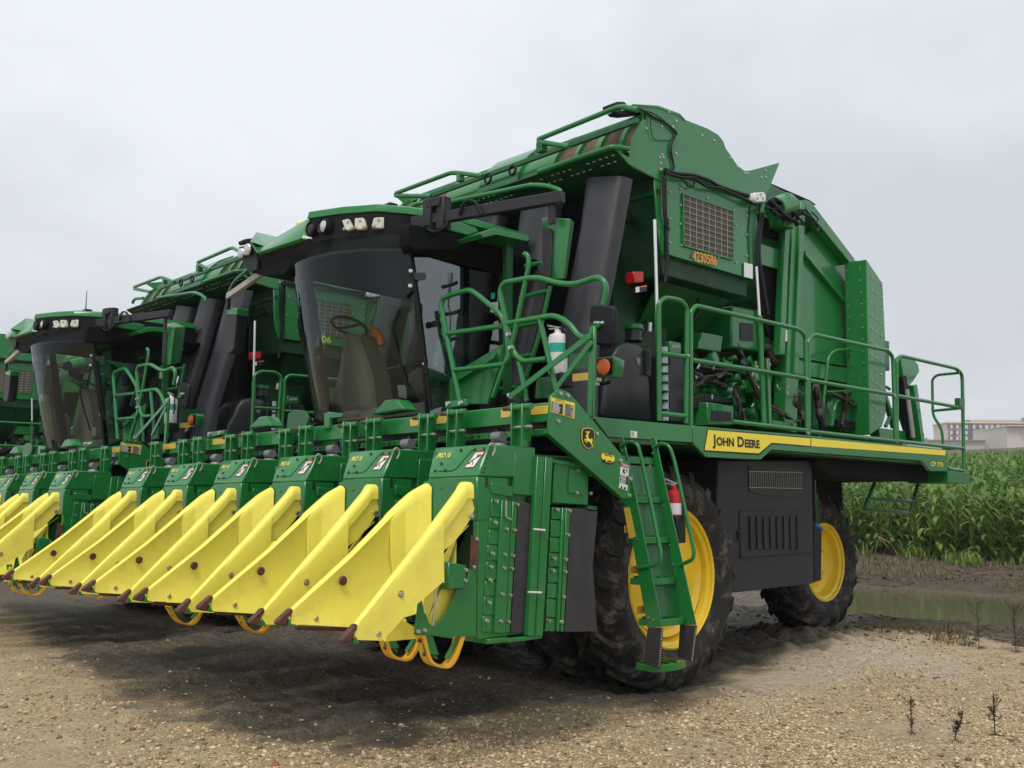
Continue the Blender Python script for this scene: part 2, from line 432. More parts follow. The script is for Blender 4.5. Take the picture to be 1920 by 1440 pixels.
# ---------------- hand rails along the platform
def rail(paths, name='handrail', r=.0225, m=GREEN, label=None):
    mb = MB()
    for p in paths: mb.tube(p, r, 8, .10)
    return mb.build(name, m, root, label=label, smooth=60)
RXX = -.53
rail([PX(RXX, '1236,789 1235,567 1247,558 1276,563 1288,577 1286,794'), PX(RXX, '1238,662 1287,669'), PX(RXX, '1237,775.5 1286,780')])
rail([PX(RXX, '1295,798 1295,584 1304,573 1497,617 1510,628 1513,816'), PX(RXX, '1297,675 1511,709.5'), PX(RXX, '1373,790.5 1513,807')])
rail([PX(RXX, '1516,816 1516,636 1525,627 1664,657 1674,668 1679,831'), PX(RXX, '1516,713 1677,740.5'), PX(RXX, '1518,809 1679,827')])
rail([PX(RXX, '1682,831 1681,674 1689,667 1793,691 1804,701 1807.5,880'), PX(RXX, '1682,742 1804,765'), PX(RXX, '1682,827 1807,841'), PX(RXX, '1778,879 1807,883')])
rear = 8.55
rail([PY(rear, '1799,699 1757,703 1748,711 1749,780 1766,803 1769,842'), PY(rear, '1751,770 1804,765'), PY(rear, '1769,842 1805,840')], 'rear_gate', .018)
MB().prism(PX(RXX + .03, '1799,746 1809,748 1809,763 1799,761'), (-.06, 0, 0)).build('gate_latch', DGREEN, root)
mb = MB()
mb.bolts(PX(RXX + .02, '1290,667 1513,711 1514,640 1678,742 1514,812'), NX, .016, .012)
mb.build('rail_bolts', STEEL, root, kind='stuff')
# inner rail further in, on the rear deck
rail([PX(-1.0, '1536,830 1553,668 1565,657 1612,653 1670,663'), PX(-1.0, '1549,735 1618,733')], 'inner_handrail', .018)

# ---------------- gas struts holding the side panel
for s1, s2, x in (('1227.5,412 1232,588', '1232,588 1236,665', -.55), ('1418,500 1424,592', '1424,592 1432,800', -.60)):
    st = MB().cyl(*PX(x, s2), .026).build('strut_tube', GREEN, root)
    MB().cyl(*PX(x, s1), .014).build('strut_rod', CHROME, st)
MB().bar(*PX(-.62, '1437,672 1441,805'), .05, .05).build('rear_post', GREEN, root, .004)

# ---------------- ladder (two stringers at y = 1.76 and 2.13)
YA, YB = 1.76, 2.135
lad = MB().prism(PY(YA, '1160,822 1168,820 1178,862 1241,1173 1214,1180 1184,1010 1171,952'), (0, .012, 0))
lad.prism(PY(YB, '1220.6,819 1229,820 1239,870 1305,1172 1274,1172 1232,940'), (0, .012, 0))
lad = lad.build('ladder', GREEN, root, .003)
MB().prism(PY(YA - .003, '1214,1178 1242,1176 1237,1256 1208,1243'), (0, .012, 0)).build('rubber_strap', RUB, lad)
MB().prism(PY(YB - .003, '1275,1172 1306,1173 1297,1241 1271,1232'), (0, .012, 0)).build('rubber_strap', RUB, lad)
mb = MB()
for k in range(18):
    p = _hit(1241.5 - k * .3, 1178 + k * 4.2, 1, YA); mb.ball(p, .008, 6)
    p = _hit(1305 - k * .45, 1176 + k * 3.6, 1, YB); mb.ball(p, .008, 6)
mb.build('chain', STEEL, lad, kind='stuff')
for s, dpt in (('1233,860', .17), ('1248,932', .17), ('1262,1006', .17), ('1274,1082', .19), ('1292,1157', .20), ('1292,1240', .22)):
    p = PY(YB, s)[0]; x = p.x
    n = 9
    arc = [V(x - dpt, YA + .015, p.z)] + [V(x - .03 + .035 * math.sin(math.pi * i / n), YA + .015 + (YB - YA - .015) * i / n, p.z) for i in range(n + 1)] + [V(x - dpt, YB, p.z)]
    tr = MB().prism(arc, (0, 0, -.048)).build('tread', GREEN, lad, .003)
    rb = MB()
    for i in range(3): rb.box((x - dpt + .02 + .045 * i, YA + .03, p.z + .001), (x - dpt + .035 + .045 * i, YB - .02, p.z + .014))
    for i in range(3): rb.box((x - dpt + .02, YA + .08 + .09 * i, p.z + .001), (x - .03, YA + .092 + .09 * i, p.z + .012))
    rb.build('grip', DGREEN, tr)
    if s[:4] in ('1262', '1274', '1292') and s != '1292,1240':
        MB().box((x - dpt - .02, YA + .02, p.z + .03), (x - dpt - .012, YA + .24, p.z + .085)).build('yellow_strip', YOLD, lad)
# risers: closed back of the ladder
mb = MB()
pa = PY(YA, '1172,872 1216,1168')
mb.prism([pa[0] + V(.004, .014, 0), pa[1] + V(.004, .014, 0), pa[1] + V(.004, YB - YA - .002, 0), pa[0] + V(.004, YB - YA - .002, 0)], (.006, 0, 0))
mb.build('back_plate', DGREEN, lad)
MB().prism(PY(YA - .003, '1170,952 1181,951 1192,1006 1180,1010'), (0, -.003, 0)).build('yellow_tape', YOLD, lad)
MB().tube(PY(YA, '1167,834 1181,827 1196,833 1203,862 1240,1039 1238,1053 1226,1060 1196,1065'), .015, 8, .05).build('hand_grip', GREEN, lad, smooth=60)
MB().tube(PY(YB, '1229,837 1240,831 1255,836 1264,862 1302,1035 1299,1049 1274,1060'), .015, 8, .05).build('hand_grip', GREEN, lad, smooth=60)
mb = MB()
mb.bolts(PY(YA, '1163,826 1164,835 1167,845 1170,858 1186,1010 1195,1011 1216,1158 1226,1162 1196,1065'), NY, .010, .012)
mb.bolts(PY(YB, '1222,828 1224,838 1224,850 1218,874 1226,875 1236,948 1244,948 1248,1022 1256,1022 1262,1059'), NY, .010, .012)
mb.build('ladder_bolts', STEEL, lad, kind='stuff')
# warning decal beside the plate
pl = MB().prism(PY(2.10, '1190,889 1208,890 1213,916 1195,914'), (0, -.003, 0)).build('warning_decal', YDEC, lad)
MB().prism(PY(2.095, '1194,895 1207,896 1211,914 1197,912'), (0, -.003, 0)).build('print_block', INK, pl)

# ---------------- end plate with the leaping deer badge (plane x = .08)
EX = .08
ep = MB().prism(PX(EX, '1048,728 1068,736 1184,874 1181,935 1167,934 1027,812 1031,744'), (-.014, 0, 0))
ep.prism(PX(EX - .015, '1027,812 1167,934 1171,928 1031,806'), (-.05, 0, 0))
ep = ep.build('end_plate', GREEN, root, .003)
MB().bolts(PX(EX, '1050,738 1063.5,742 1046,790 1163,864 1181,898 1179,929 1118,813'), NX, .016, .014).build('plate_bolts', STEEL, ep, kind='stuff')
def decal(x, outl, mat_, name, inner=None, lines=0):
    d = MB().prism(PX(x, outl), (.003, 0, 0)).build(name, mat_, ep); return d
def linegrid(x, quad, n, m1, parent, frac=(.08, .92), seed=0, th=.45, name='print_line'):
    """rows of print inside a quad given as 4 pixel corners (tl, tr, br, bl)"""
    tl, tr, br, bl = PX(x, quad); mb = MB(); rnd = random.Random(seed)
    for k in range(n):
        v0 = (k + .25) / n; v1 = (k + .25 + th) / n
        u1 = frac[1] - rnd.random() * .3
        P = lambda u, v: (tl * (1 - u) + tr * u) * (1 - v) + (bl * (1 - u) + br * u) * v
        mb.add([P(frac[0], v0), P(u1, v0), P(u1, v1), P(frac[0], v1)], [(0, 1, 2, 3)])
    return mb.build(name, m1, parent, kind='stuff')
d = decal(EX + .001, '1033,744.5 1056,751 1056,779 1032,773', YDEC, 'caution_decal')
MB().prism(PX(EX + .0045, '1034.5,751.5 1055,757 1054.5,777 1033.5,772'), (.002, 0, 0)).build('print_block', INK, d)
linegrid(EX + .0075, '1034.5,751.5 1055,757 1054.5,777 1033.5,772', 8, WHITE, d, seed=1)
o1, o2 = PX(EX, '1040,751 1053,754.5'); text('lettering', 'CAUTION', o1, o2 - o1, (0, 0, 1), .013, (o2 - o1).length, INK, d, out=.005, bold=.01)
d = decal(EX + .001, '1057.5,750.5 1077.5,756 1076,785.5 1056.5,779', YDEC, 'caution_decal')
MB().prism(PX(EX + .0045, '1059.5,756 1076,760.5 1075,783 1058,778.5'), (.002, 0, 0)).build('print_block', LTGREY, d)
linegrid(EX + .0075, '1059.5,756 1076,760.5 1075,783 1058,778.5', 8, INK, d, seed=2)
d = decal(EX + .001, '1164,868 1179,873 1175.5,920 1160.5,915', WHITE, 'danger_decal')
MB().prism(PX(EX + .0045, '1164.5,869 1178.5,873.5 1178,878.5 1164,874.5'), (.002, 0, 0)).build('red_band', RED, d)
o1, o2 = PX(EX, '1166,874 1176,877'); text('lettering', 'DANGER', o1, o2 - o1, (0, 0, 1), .012, (o2 - o1).length, WHITE, d, out=.008, bold=.01)
MB().prism(PX(EX + .0045, '1163.3,889 1177.5,893 1176.5,909 1162,905'), (.002, 0, 0)).build('print_block', INK, d)
linegrid(EX + .0075, '1163.3,889 1177.5,893 1176.5,909 1162,905', 5, WHITE, d, seed=3)
mb = MB()
for sg_ in ('1170,878.5 1172,880.5 1168.5,887 1166.5,886', '1167,881 1169,880 1173,888 1171,889', '1174,880 1176,880.5 1176,886 1174,885.5', '1164,911 1167,912 1166,917 1163.5,916', '1170,913 1174,914 1173,918 1169,917'): mb.prism(PX(EX + .0045, sg_), (.001, 0, 0))
mb.build('pictogram', INK, d)
# oval dealer sticker
cxy = PX(EX, '1139,858 1151,861 1139,846')
c0 = cxy[0]; ra = (cxy[1] - c0).length * 1.02; rb_ = (cxy[2] - c0).length * .78
ov = [c0 + V(.001, ra * math.cos(a) , rb_ * math.sin(a) - .10 * ra * math.cos(a)) for a in [2 * math.pi * k / 24 for k in range(24)]]
d = MB().prism([p + V(0, .004, -.012) for p in ov], (.002, 0, 0)).build('oval_sticker', INK, ep)
d = MB().prism([p + V(.003, 0, 0) for p in ov], (.002, 0, 0)).build('oval_sticker', YDEC, ep)
text('lettering', 'HOPPES', c0 + V(0, -ra * .62, .012), (0, 1, -.08), (0, 0, 1), .026, ra * 1.25, INK, d, out=.008, shear=.2, bold=.02)
mb = MB().prism([c0 + V(.007, -ra * .55 + .012 * math.cos(a), -.022 + .012 * math.sin(a)) for a in [k * math.pi / 4 for k in range(8)]], (.001, 0, 0))
mb.box((c0.x + .007, c0.y - ra * .2, c0.z - .03), (c0.x + .008, c0.y + ra * .5, c0.z - .02)); mb.build('sticker_print', INK, d)
# badge: shield and leaping deer. local (u right, v up) in units of badge height
bc = PX(EX, '1101.5,822')[0]; BH = (PX(EX, '1101.5,801.5')[0] - PX(EX, '1101.5,842.5')[0]).z; 
def B(u, v, o): return V(EX + o, bc.y + u * BH, bc.z + v * BH)
sh = [(-.33, .47), (-.1, .515), (.12, .515), (.33, .47), (.43, .40), (.47, .2), (.46, -.05), (.38, -.27), (.22, -.43), (.0, -.51), (-.22, -.43), (-.38, -.27), (-.46, -.05), (-.47, .2), (-.43, .40)]
bd = MB().prism([B(u, v, .001) for u, v in sh], (.003, 0, 0)).build('shield_badge', INK, ep)
MB().prism([B(u * .95, v * .955, .0045) for u, v in sh], (.002, 0, 0)).build('shield_rim', YDEC, bd)
MB().prism([B(u * .87, v * .885, .007) for u, v in sh], (.002, 0, 0)).build('shield_field', INK, bd)
deer = [(-.10, .16), (-.17, .11), (-.22, .10), (-.21, .065), (-.13, .07), (-.12, .0), (-.16, -.03), (-.27, -.05), (-.29, -.10), (-.25, -.17), (-.225, -.16), (-.25, -.10), (-.22, -.085), (-.14, -.09), (-.20, -.16), (-.15, -.25), (-.125, -.24), (-.16, -.165), (-.07, -.13), (.04, -.16), (.12, -.20), (.20, -.30), (.285, -.40), (.30, -.385), (.24, -.27), (.21, -.17), (.26, -.10), (.25, -.02), (.215, .03), (.19, -.03), (.10, -.03), (.01, -.01), (-.03, .04), (-.045, .10), (-.03, .15), (-.06, .18)]
MB().prism([B(u, v, .0095) for u, v in deer], (.003, 0, 0)).build('leaping_deer', YDEC, bd)
mb = MB()
for pts in ([(-.08, .16), (-.11, .23), (-.16, .26), (-.18, .32)], [(-.11, .23), (-.09, .30)], [(-.05, .17), (-.02, .24), (.04, .27), (.05, .33)], [(-.02, .24), (-.03, .31)]):
    mb.tube([B(u, v, .011) for u, v in pts], .0028, 4, .0)
mb.build('antlers', YDEC, bd)

# ---------------- header beam
YBm = .47
zt = PY(YBm, '1030,754')[0].z
mb = MB().box((2 * XC - .08, YBm, zt - .125), (EX - .012, YBm + .24, zt))
mb.box((2 * XC - .08, YBm + .02, zt - .21), (EX - .012, YBm + .2, zt - .165))
beam = mb.build('header_beam', GREEN, root, .006)
MB().box((2 * XC - .05, YBm + .05, zt - .17), (EX - .02, YBm + .2, zt - .12)).build('beam_slot', INK, beam)
mb = MB()
for k in range(6):
    for j in range(7):
        x = -.35 - S * k - j * .055 * (1 if j < 4 else 1.25)
        mb.cyl(V(x, YBm + .021, zt - .188), V(x, YBm + .014, zt - .188), .009, n=8)
mb.build('beam_holes', INK, beam, kind='stuff')
def stripe(s, nm='yellow_tape'):
    a, b = PY(YBm, s); h = .055
    MB().box((a.x, YBm - .004, zt - .018 - h), (b.x, YBm - .001, zt - .018)).build(nm, YOLD, beam)
stripe('940,765 1030,760'); stripe('770,780 846,773'); stripe('400,820 447,814'); stripe('283,838 330,832')
mb = MB().box((2 * XC - .1, .55, 1.66), (-.03, .9, 1.86)); mb.box((2 * XC - .1, .62, 1.9), (-.05, .80, 2.0))
mb.build('drive_shaft_cover', DARK, root)
for k in range(6):
    x = -.28 - S * k
    MB().cyl(V(x - .04, .55, 1.98), V(x - .55, .55, 1.98), .045, n=12).cyl(V(x + .04, .55, 1.98), V(x - .041, .55, 1.98), .058, n=12).build('universal_joint_guard', BLACK, root)
for k in range(6):
    x = -.22 - S * k
    mb = MB().cyl(V(x, .30, 1.90), V(x, .30, 1.935), .070, .045, 14).cyl(V(x + .04, .30, 1.975), V(x - .05, .30, 1.975), .036, .036, 12)
    mb.build('gearbox_cap', mat('cast_grey', (0.20, 0.20, 0.20), .5, metal=.4) if k == 0 else bpy.data.materials['cast_grey'], root)
# bracket humps on the beam
for s in ('695,778 720,750 743,748 758,768', '463.6,803 484,782 498,780 508,799'):
    MB().prism([p for p in PY(.52, s)], (0, .14, 0)).build('beam_bracket', GREEN, beam, .012)
for s in ('834,753 873,748 873,760 834,765', '388,811 420,806 420,814 388,820'):
    q = MB().prism(PY(.46, s), (0, .03, 0)).build('clamp_plate', GREEN, beam, .003)
    pp = PY(.46, s); MB().bolts([pp[0] * .8 + pp[2] * .2 + V(0, 0, -.01), pp[0] * .2 + pp[2] * .8 + V(0, 0, .01)], NY, .02, .02).build('clamp_bolt', STEEL, q, kind='stuff')
MB().prism(PY(.45, '537,800 540,775 553,768 572,770 578,785 570,812 545,838'), (0, .03, 0)).build('centre_bracket', DGREEN, beam, .004)
MB().prism(PY(.45, '607,805 607,775 616,772 640,775 640,782 618,784 618,803'), (0, .03, 0)).build('clamp_plate', GREEN, beam, .004)
MB().prism(PY(.5, '605,822 605,838 700,824 700,810'), (0, .02, 0)).build('slotted_rail', GREEN, beam, .002)

# ---------------- row units
YF = -.085
def divider(dx, xo, ridge, bottom, w, flare, name, par, t0, t1, n=14, thick=.016, rt=.6, scoop=0.0):
    """moulded nose: closed loft along y between t0 and t1. ridge/bottom are (y, z) polylines"""
    def ip(pl, y):
        if y <= pl[0][0]: return pl[0][1]
        for (a, za), (b, zb) in zip(pl, pl[1:]):
            if y <= b: return za + (zb - za) * (y - a) / max(1e-6, b - a)
        return pl[-1][1]
    rings = []
    ys = sorted(set([t0 + (t1 - t0) * k / n for k in range(n + 1)] + [p[0] for p in ridge + bottom if t0 < p[0] < t1]))
    ok = [ys[0]]
    for y in ys[1:]:
        if y - ok[-1] > .004: ok.append(y)
    for y in ok:
        f = (y - t0) / (t1 - t0)
        zr = ip(ridge, y); zb = min(ip(bottom, y), zr - .01); ww = w[0] + (w[1] - w[0]) * f; fl = flare[0] + (flare[1] - flare[0]) * f
        rr = ww / 2; H = zr - zb; zc = zr - rr * .8
        x0 = (ip(xo, y) if isinstance(xo, list) else xo) + dx
        ring = []
        cx = x0 - rr
        # outer (right) side from bottom to ridge
        bz = min(zb, zc - .004)
        ring.append(V(x0 + fl, y, bz))
        ring.append(V(x0 + fl * .55 - scoop * f * .5, y, bz + (zc - bz) * .25))
        ring.append(V(x0 + fl * .18 - scoop * f, y, bz + (zc - bz) * .6))
        ring.append(V(x0 - scoop * f * .4, y, zc - .02 * min(1, H / .1)))
        for k in range(1, 6):
            a = math.pi * k / 6
            ring.append(V(cx + rr * math.cos(a), y, zc + rr * .8 * math.sin(a)))
        zl = max(bz, zc - max(.02, (zc - bz) * rt))
        ring.append(V(x0 - ww - .004, y, zc - .01 * min(1, H / .1)))
        ring.append(V(x0 - ww - .03 * min(1, H / .1) * f, y, zl))
        ring.append(V(x0 - ww + thick, y, zl))
        ring.append(V(x0 - thick - scoop * f * .4, y, zc - .03 * min(1, H / .1)))
        ring.append(V(x0 + fl * .18 - thick - scoop * f, y, bz + (zc - bz) * .6))
        ring.append(V(x0 + fl - thick, y, bz))
        rings.append(ring)
    return MB().loft(rings).build(name, YPLAST, par, smooth=50)
Rr = [(p.y, p.z) for p in PX(.04, '668,1172 764,1051 815,989 871,916 878,903 890,903')]
Rb = [(p.y, p.z) for p in PX(.04, '671,1200 718,1201 767,1145 828,1092')]
Rub = [(p.y, p.z) for p in PX(.02, '833,1034 852,1020 878,984 885,971 892,955')]
Lr = [(p.y, p.z) for p in PX(-.56, '550,1141 661,1040 760,939 781,917 806,901 826,902')]
Lb = [(p.y, p.z) for p in PX(-.56, '543,1170 659,1175')] + [(-.45, .80), (-.20, .82), (.12, .84)]
Lx = [(-.30, -.566), (-.20, -.545), (-.145, -.50), (-.105, -.435), (-.09, -.41)]
_l = [PX(-.56, '661,1040')[0], PX(-.555, '760,939')[0], PX(-.53, '781,917')[0], PX(-.47, '806,900')[0], PX(-.42, '824,899')[0]]
Lu = [(p.y, p.z) for p in _l]
Lu = [Lu[0]] + sorted(Lu[1:])
row_heights = [0, .012, .006, .01, .004, .0]
def row_unit(k):
    dx = -S * k
    X = lambda x, s: PX(x, s, 0)
    sh_ = V(dx, 0, row_heights[k])
    def T(ps): return [p + sh_ for p in ps]
    x0, x1 = -.475, -.0
    h0 = PX(0, '893,893')[0].z; h1 = 1.905; zb0 = PX(0, '893,977')[0].z
    mb = MB()
    mb.loft([T([V(x0, YF, h0), V(x1, YF, h0), V(x1, .42, h0), V(x0, .42, h0)]), T([V(x0 - .055, .012, h1), V(x1, .012, h1), V(x1, .42, h1), V(x0 - .055, .42, h1)])])
    mb.prism(T([V(x0, YF, zb0), V(x1, YF, zb0), V(x1, YF, h0 - .001), V(x0, YF, h0 - .001)]), (0, .10, 0))
    unit = mb.build('row_unit', GREEN, root, .008)
    # columns
    MB().box((dx - .05, YF + .012, .735 + sh_.z), (dx - .004, .18, h0 - .002 + sh_.z)).build('side_column', GREEN, unit, .006)
    MB().box((dx - .55, YF + .02, .74 + sh_.z), (dx - .49, .17, h0 - .02 + sh_.z)).build('side_column', GREEN, unit, .006)
    MB().box((dx - .47, .12, .80), (dx - .06, .16, zb0)).build('throat', SHADEGRN, unit)
    # drum cabinets
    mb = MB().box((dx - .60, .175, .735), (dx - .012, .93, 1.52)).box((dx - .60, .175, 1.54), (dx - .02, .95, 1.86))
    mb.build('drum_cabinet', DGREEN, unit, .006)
    # nose dividers
    divider(dx, .04, Rr, Rb, (.05, .075), (.0, .01), 'right_divider_cover', unit, Rr[0][0] - .01, -.375, rt=.35)
    rd_ = divider(dx, .03, [(-.62, 1.225)] + Rr[2:], [(y_, z_ - .10) for y_, z_ in [(-.62, 1.225)] + Rr[2:]], (.07, .095), (.0, .0), 'right_divider', unit, -.50, -.135, rt=.4)
    MB().prism([V(.012 + dx, -.50, 1.25), V(.012 + dx, -.50, 1.12)] + [V(.012 + dx, y_, z_) for y_, z_ in Rub] + [V(.012 + dx, -.14, 1.60), V(.012 + dx, -.30, 1.50)], (-.012, 0, 0)).build('divider_side', YPLAST, unit, .004)
    divider(dx, -.56, Lr, Lb, (.05, .09), (.0, .11), 'left_divider_cover', unit, Lr[0][0] - .01, -.255, rt=.35, scoop=.05)
    divider(dx, Lx, Lu, [(-.45, .80), (-.20, .86), (-.09, 1.05)], (.09, .14), (.10, .12), 'left_divider', unit, -.30, -.092, rt=.3, scoop=.03)
    # yellow stalk sheet inside the throat
    MB().prism(T(PX(-.05, '880,985 848,1020 812,1075 795,1130 800,1165 815,1176 838,1160 855,1114 856,1010')), (-.012, 0, 0)).build('stalk_sheet', YPLAST, unit)
    MB().prism(T(PX(-.30, '722,1203 800,1196 800,1190 735,1150')), (-.012, 0, 0)).build('stalk_sheet', YPLAST, unit)
    # tips
    for nm, x, s in (('divider_tip', .045, '641,1204 644,1195 668,1169 672,1171 671,1180 664,1192 660,1206'), ('divider_tip', -.555, '518,1171 521,1163 546,1140 551,1143 549,1151 542,1158 537,1175')):
        MB().prism(T(PX(x, s)), (-.042, 0, 0)).build(nm, RUST, unit, .008)
        s2 = '662,1206 666,1192 672,1202 674,1206' if x > 0 else '538,1175 542,1160 546,1170 560,1177'
        MB().prism(T(PX(x - .004, s2)), (-.045, 0, 0)).build('tip_bracket', GREEN, unit)
    MB().bar(*T(PX(-.585, '556,1178 700,1181')), .03, .02).build('nose_rail', RUST, unit)
    mb = MB().bolts(T(PX(.042, '752,1114 710,1189 884,967')), NX, .018, .009); mb.bolts(T(PX(-.545, '593,1160')), NX, .017, .009); mb.bolts(T(PX(-.50, '812,963')), NX, .018, .012)
    mb.build('nose_bolts', STEEL, unit, kind='stuff')
    MB().bolts(T(PX(.040, '752,1114')), NX, .024, .004).bolts(T(PX(-.547, '644,1089')), NX, .030, .004).build('bolt_seats', RUST, unit, kind='stuff')
    # lower side plate with arc cut-out, box on it
    MB().prism(T(PX(0.004, '778,1191 785,1128 791,1122 795,1148 799,1164 806,1172 815,1173 832,1159 846,1134 856,1106 858,1098 872,1098 893,1040 893,1194')), (-.012, 0, 0)).build('skirt_plate', GREEN, unit, .002)
    MB().prism(T(PX(.03, '842,1054 876,1060 874,1103 840,1106')), (-.12, 0, 0)).build('guide_box', GREEN, unit, .006)
    MB().prism(T(PX(-.02, '828,1075 842,1075 842,1081 828,1081')), (-.03, 0, 0)).build('pin', INK, unit)
    MB().prism(T(PX(-.02, '828,1086 842,1086 842,1093 828,1093')), (-.03, 0, 0)).build('pin', INK, unit)
    MB().cyl(*T(PX(.0, '819,1098 811,1173')), .007, n=8).build('stay_rod', STEEL, unit)
    MB().prism(T(PX(.006, '883,1003 898,1010 893,1066 880,1066 882,1030')), (.003, 0, 0)).build('worn_patch', RUST, unit)
    # side doors of the drums
    SX = dx
    def side(x, s, t, m_, nm, bv=.003, **kw): return MB().prism([p + V(dx, 0, 0) for p in PX(x, s)], (-t, 0, 0)).build(nm, m_, unit, bv, **kw)
    ys = [935, 970, 992, 1021, 1052, 1088, 1118, 1154, 1186]
    for i in range(8):
        a, b = ys[i] + 1, ys[i + 1] - 1
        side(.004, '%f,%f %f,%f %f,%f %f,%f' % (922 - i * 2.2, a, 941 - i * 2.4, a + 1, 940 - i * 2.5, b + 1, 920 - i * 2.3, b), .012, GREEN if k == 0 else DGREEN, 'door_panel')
    side(.016, '942,938 960,940 948,1188 926,1186', .02, GREEN, 'hinge_strip')
    side(.012, '962,940 971,941 956,1186 948,1186', .02, GREEN, 'hinge_strip')
    side(.0, '973,941 1005,944 993,1188 957,1186', .01, RUB, 'rubber_curtain')
    side(.03, '1008,856 1022,857 1002,1193 989,1192', .05, GREEN, 'corner_post')
    side(.035, '1024,857 1037,858 1018,1193 1004,1193', .05, GREEN, 'corner_post')
    ys = [950, 974, 1007, 1036, 1063, 1093, 1122, 1158, 1184]
    for i in range(8):
        a, b = ys[i] + 1, ys[i + 1] - 1
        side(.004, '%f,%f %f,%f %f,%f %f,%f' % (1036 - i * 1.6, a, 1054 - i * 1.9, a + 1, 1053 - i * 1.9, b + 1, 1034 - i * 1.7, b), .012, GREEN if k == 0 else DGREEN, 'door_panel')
    side(.016, '1055,952 1060,952 1049,1184 1044,1184', .02, GREEN, 'hinge_strip')
    side(.014, '1062,952 1070,953 1057,1185 1051,1184', .02, GREEN, 'hinge_strip')
    side(.0, '1071,955 1121,958 1112,1060 1120,1184 1058,1185', .012, RUB, 'rubber_curtain')
    side(.002, '966,850 1004,856 1002,930 962,926', .03, GREEN, 'upper_panel')
    side(.002, '1040,866 1104,876 1102,947 1036,942', .03, GREEN, 'upper_panel')
    side(.012, '1068,878 1096,883 1095,928 1066,924', .01, GREEN, 'access_door')
    side(.006, '921,905 962,913 962,932 921,925', .015, GREEN, 'upper_panel')
    side(.02, '1037,861 1104,871 1105,878 1037,868', .06, GREEN, 'upper_flange')
    side(.01, '1103,948 1120,950 1120,957 1103,955', .04, DGREEN, 'upper_flange')
    MB().box((dx - .5, .0, .705), (dx + .02, .16, .735)).box((dx - .5, .16, .70), (dx + .02, .46, .725)).build('bottom_rail', GREEN, unit, .003)
    bl = MB()
    bl.bolts([p + V(dx, 0, 0) for p in PX(.017, '930,940 928,980 920,1063 919,1088 917,1130 912,1164 923,1038')], NX, .014, .016)
    bl.bolts([p + V(dx, 0, 0) for p in PX(.017, '969,946 964,994 961,1042 959,1066 956,1116 953,1166 949,992 946,1040 944,1065 941,1114 938,1165')], NX, .012, .016)
    bl.bolts([p + V(dx, 0, 0) for p in PX(.017, '1067,958 1064,1003 1060,1049 1059,1072 1056,1119 1052,1166 1044,956 1038,1047 1036,1070 1028,1164')], NX, .014, .016)
    bl.bolts([p + sh_ for p in PX(.034, '874,1069 873,1089')], NX, .013, .012)
    bl.bolts([p + sh_ for p in PX(.008, '784,1184 796,1182 893,1011 888,1063 1108,890 1107,925 1083,882 1081,924')], NX, .014, .012)
    bl.build('side_bolts', STEEL, unit, kind='stuff')
    for z1, s in ((.0, '1000,992 1022,994'), (0, '990,1110 1015,1111')):
        a, b = [p + V(dx, 0, 0) for p in PX(.05, s)]
        MB().cyl(a, b, .007, n=6).build('latch_rod', CHROME, unit)
    if k == 0:
        MB().tube([p for p in PX(.03, '949,939 949,970 958,974')], .006, 6, .01).build('hook', LTGREY, unit)
    # bent hook on the hood corner
    MB().tube(T(PX(.02, '917,836 921,830 928,834 928,845 923,854')), .006, 6, .02).build('hook', LTGREY, unit)
    # small holes at the hood's side
    MB().bolts(T(PX(.001, '914,860 911,869 909,878 906,885')), NX, .007, .002).build('hood_holes', INK, unit, kind='stuff')
    MB().prism(T(PX(.0015, '911,895 915,896 914,914 910,913')), (.002, 0, 0)).build('slot', INK, unit)
    # hood details lie on its sloped face
    O = T([V(x0 - .0, YF, h0)])[0]; U_ = V(1, 0, 0); W_ = V(0, .012 - YF, h1 - h0); Wn = W_.normalized(); Nn = U_.cross(Wn)
    def H(u, v, o=.002): return O + U_ * (u * .475 - .055 * v * (1 - u)) + W_ * v + Nn * o
    lab = MB().add([H(.70, .28), H(.88, .29), H(.985, .80), H(.83, .80)], [(0, 1, 2, 3)]).build('warning_decal', WHITE, unit)
    MB().add([H(.815, .75, .003), H(.975, .75, .003), H(.985, .80, .003), H(.83, .80, .003)], [(0, 1, 2, 3)]).build('red_band', RED, lab)
    mb = MB()
    for q in ([(.76, .38), (.80, .50), (.87, .58), (.92, .70)], [(.87, .58), (.95, .66)], [(.80, .50), (.84, .42), (.83, .35)], [(.78, .45), (.73, .40)], [(.88, .6), (.87, .7)]):
        mb.tube([H(u, v, .004) for u, v in q], .0026, 4, 0)
    mb.tube([H(u, v, .003) for u, v in [(.70, .28), (.88, .29), (.985, .80), (.83, .80), (.70, .28)]][:0] or [H(.78, .45, .004), H(.76, .40, .004)], .0016, 4, 0)
    mb.build('pictogram', INK, lab)
    MB().tube([H(u, v, .0035) for u, v in [(.70, .28), (.88, .29), (.985, .80), (.83, .80), (.70, .28)]], .0022, 4, 0).build('red_border', RED, lab)
    text('lettering', 'PRO 16', H(.09, .64, 0), U_, Wn, .036, .14, YGTXT, unit, shear=.35, out=.004, bold=.03)
    mb = MB().tube([H(u, v, .001) for u, v in [(.20, .20), (.48, .20), (.55, .27), (.73, .82), (.80, .84)]], .0035, 5, .02); mb.build('hood_seam', INK, unit)
    mb = MB().bolts([H(.33, .22), H(.13, .22), H(.22, .45), H(.79, .86), H(.95, .86), H(.53, .86)], Nn, .012, .010); mb.build('hood_bolts', DGREEN, unit, kind='stuff')
    MB().box((dx - .37, YF - .004, zb0 + .02 + sh_.z), (dx - .13, YF - .001, h0 - .04 + sh_.z)).build('access_plate', GREEN, unit, .002)
    MB().bolts([V(dx - .33, YF - .005, h0 - .07), V(dx - .2, YF - .005, h0 - .07), V(dx - .29, YF - .005, zb0 + .04)], NY, .008, .006).build('plate_bolts', RUST, unit, kind='stuff')
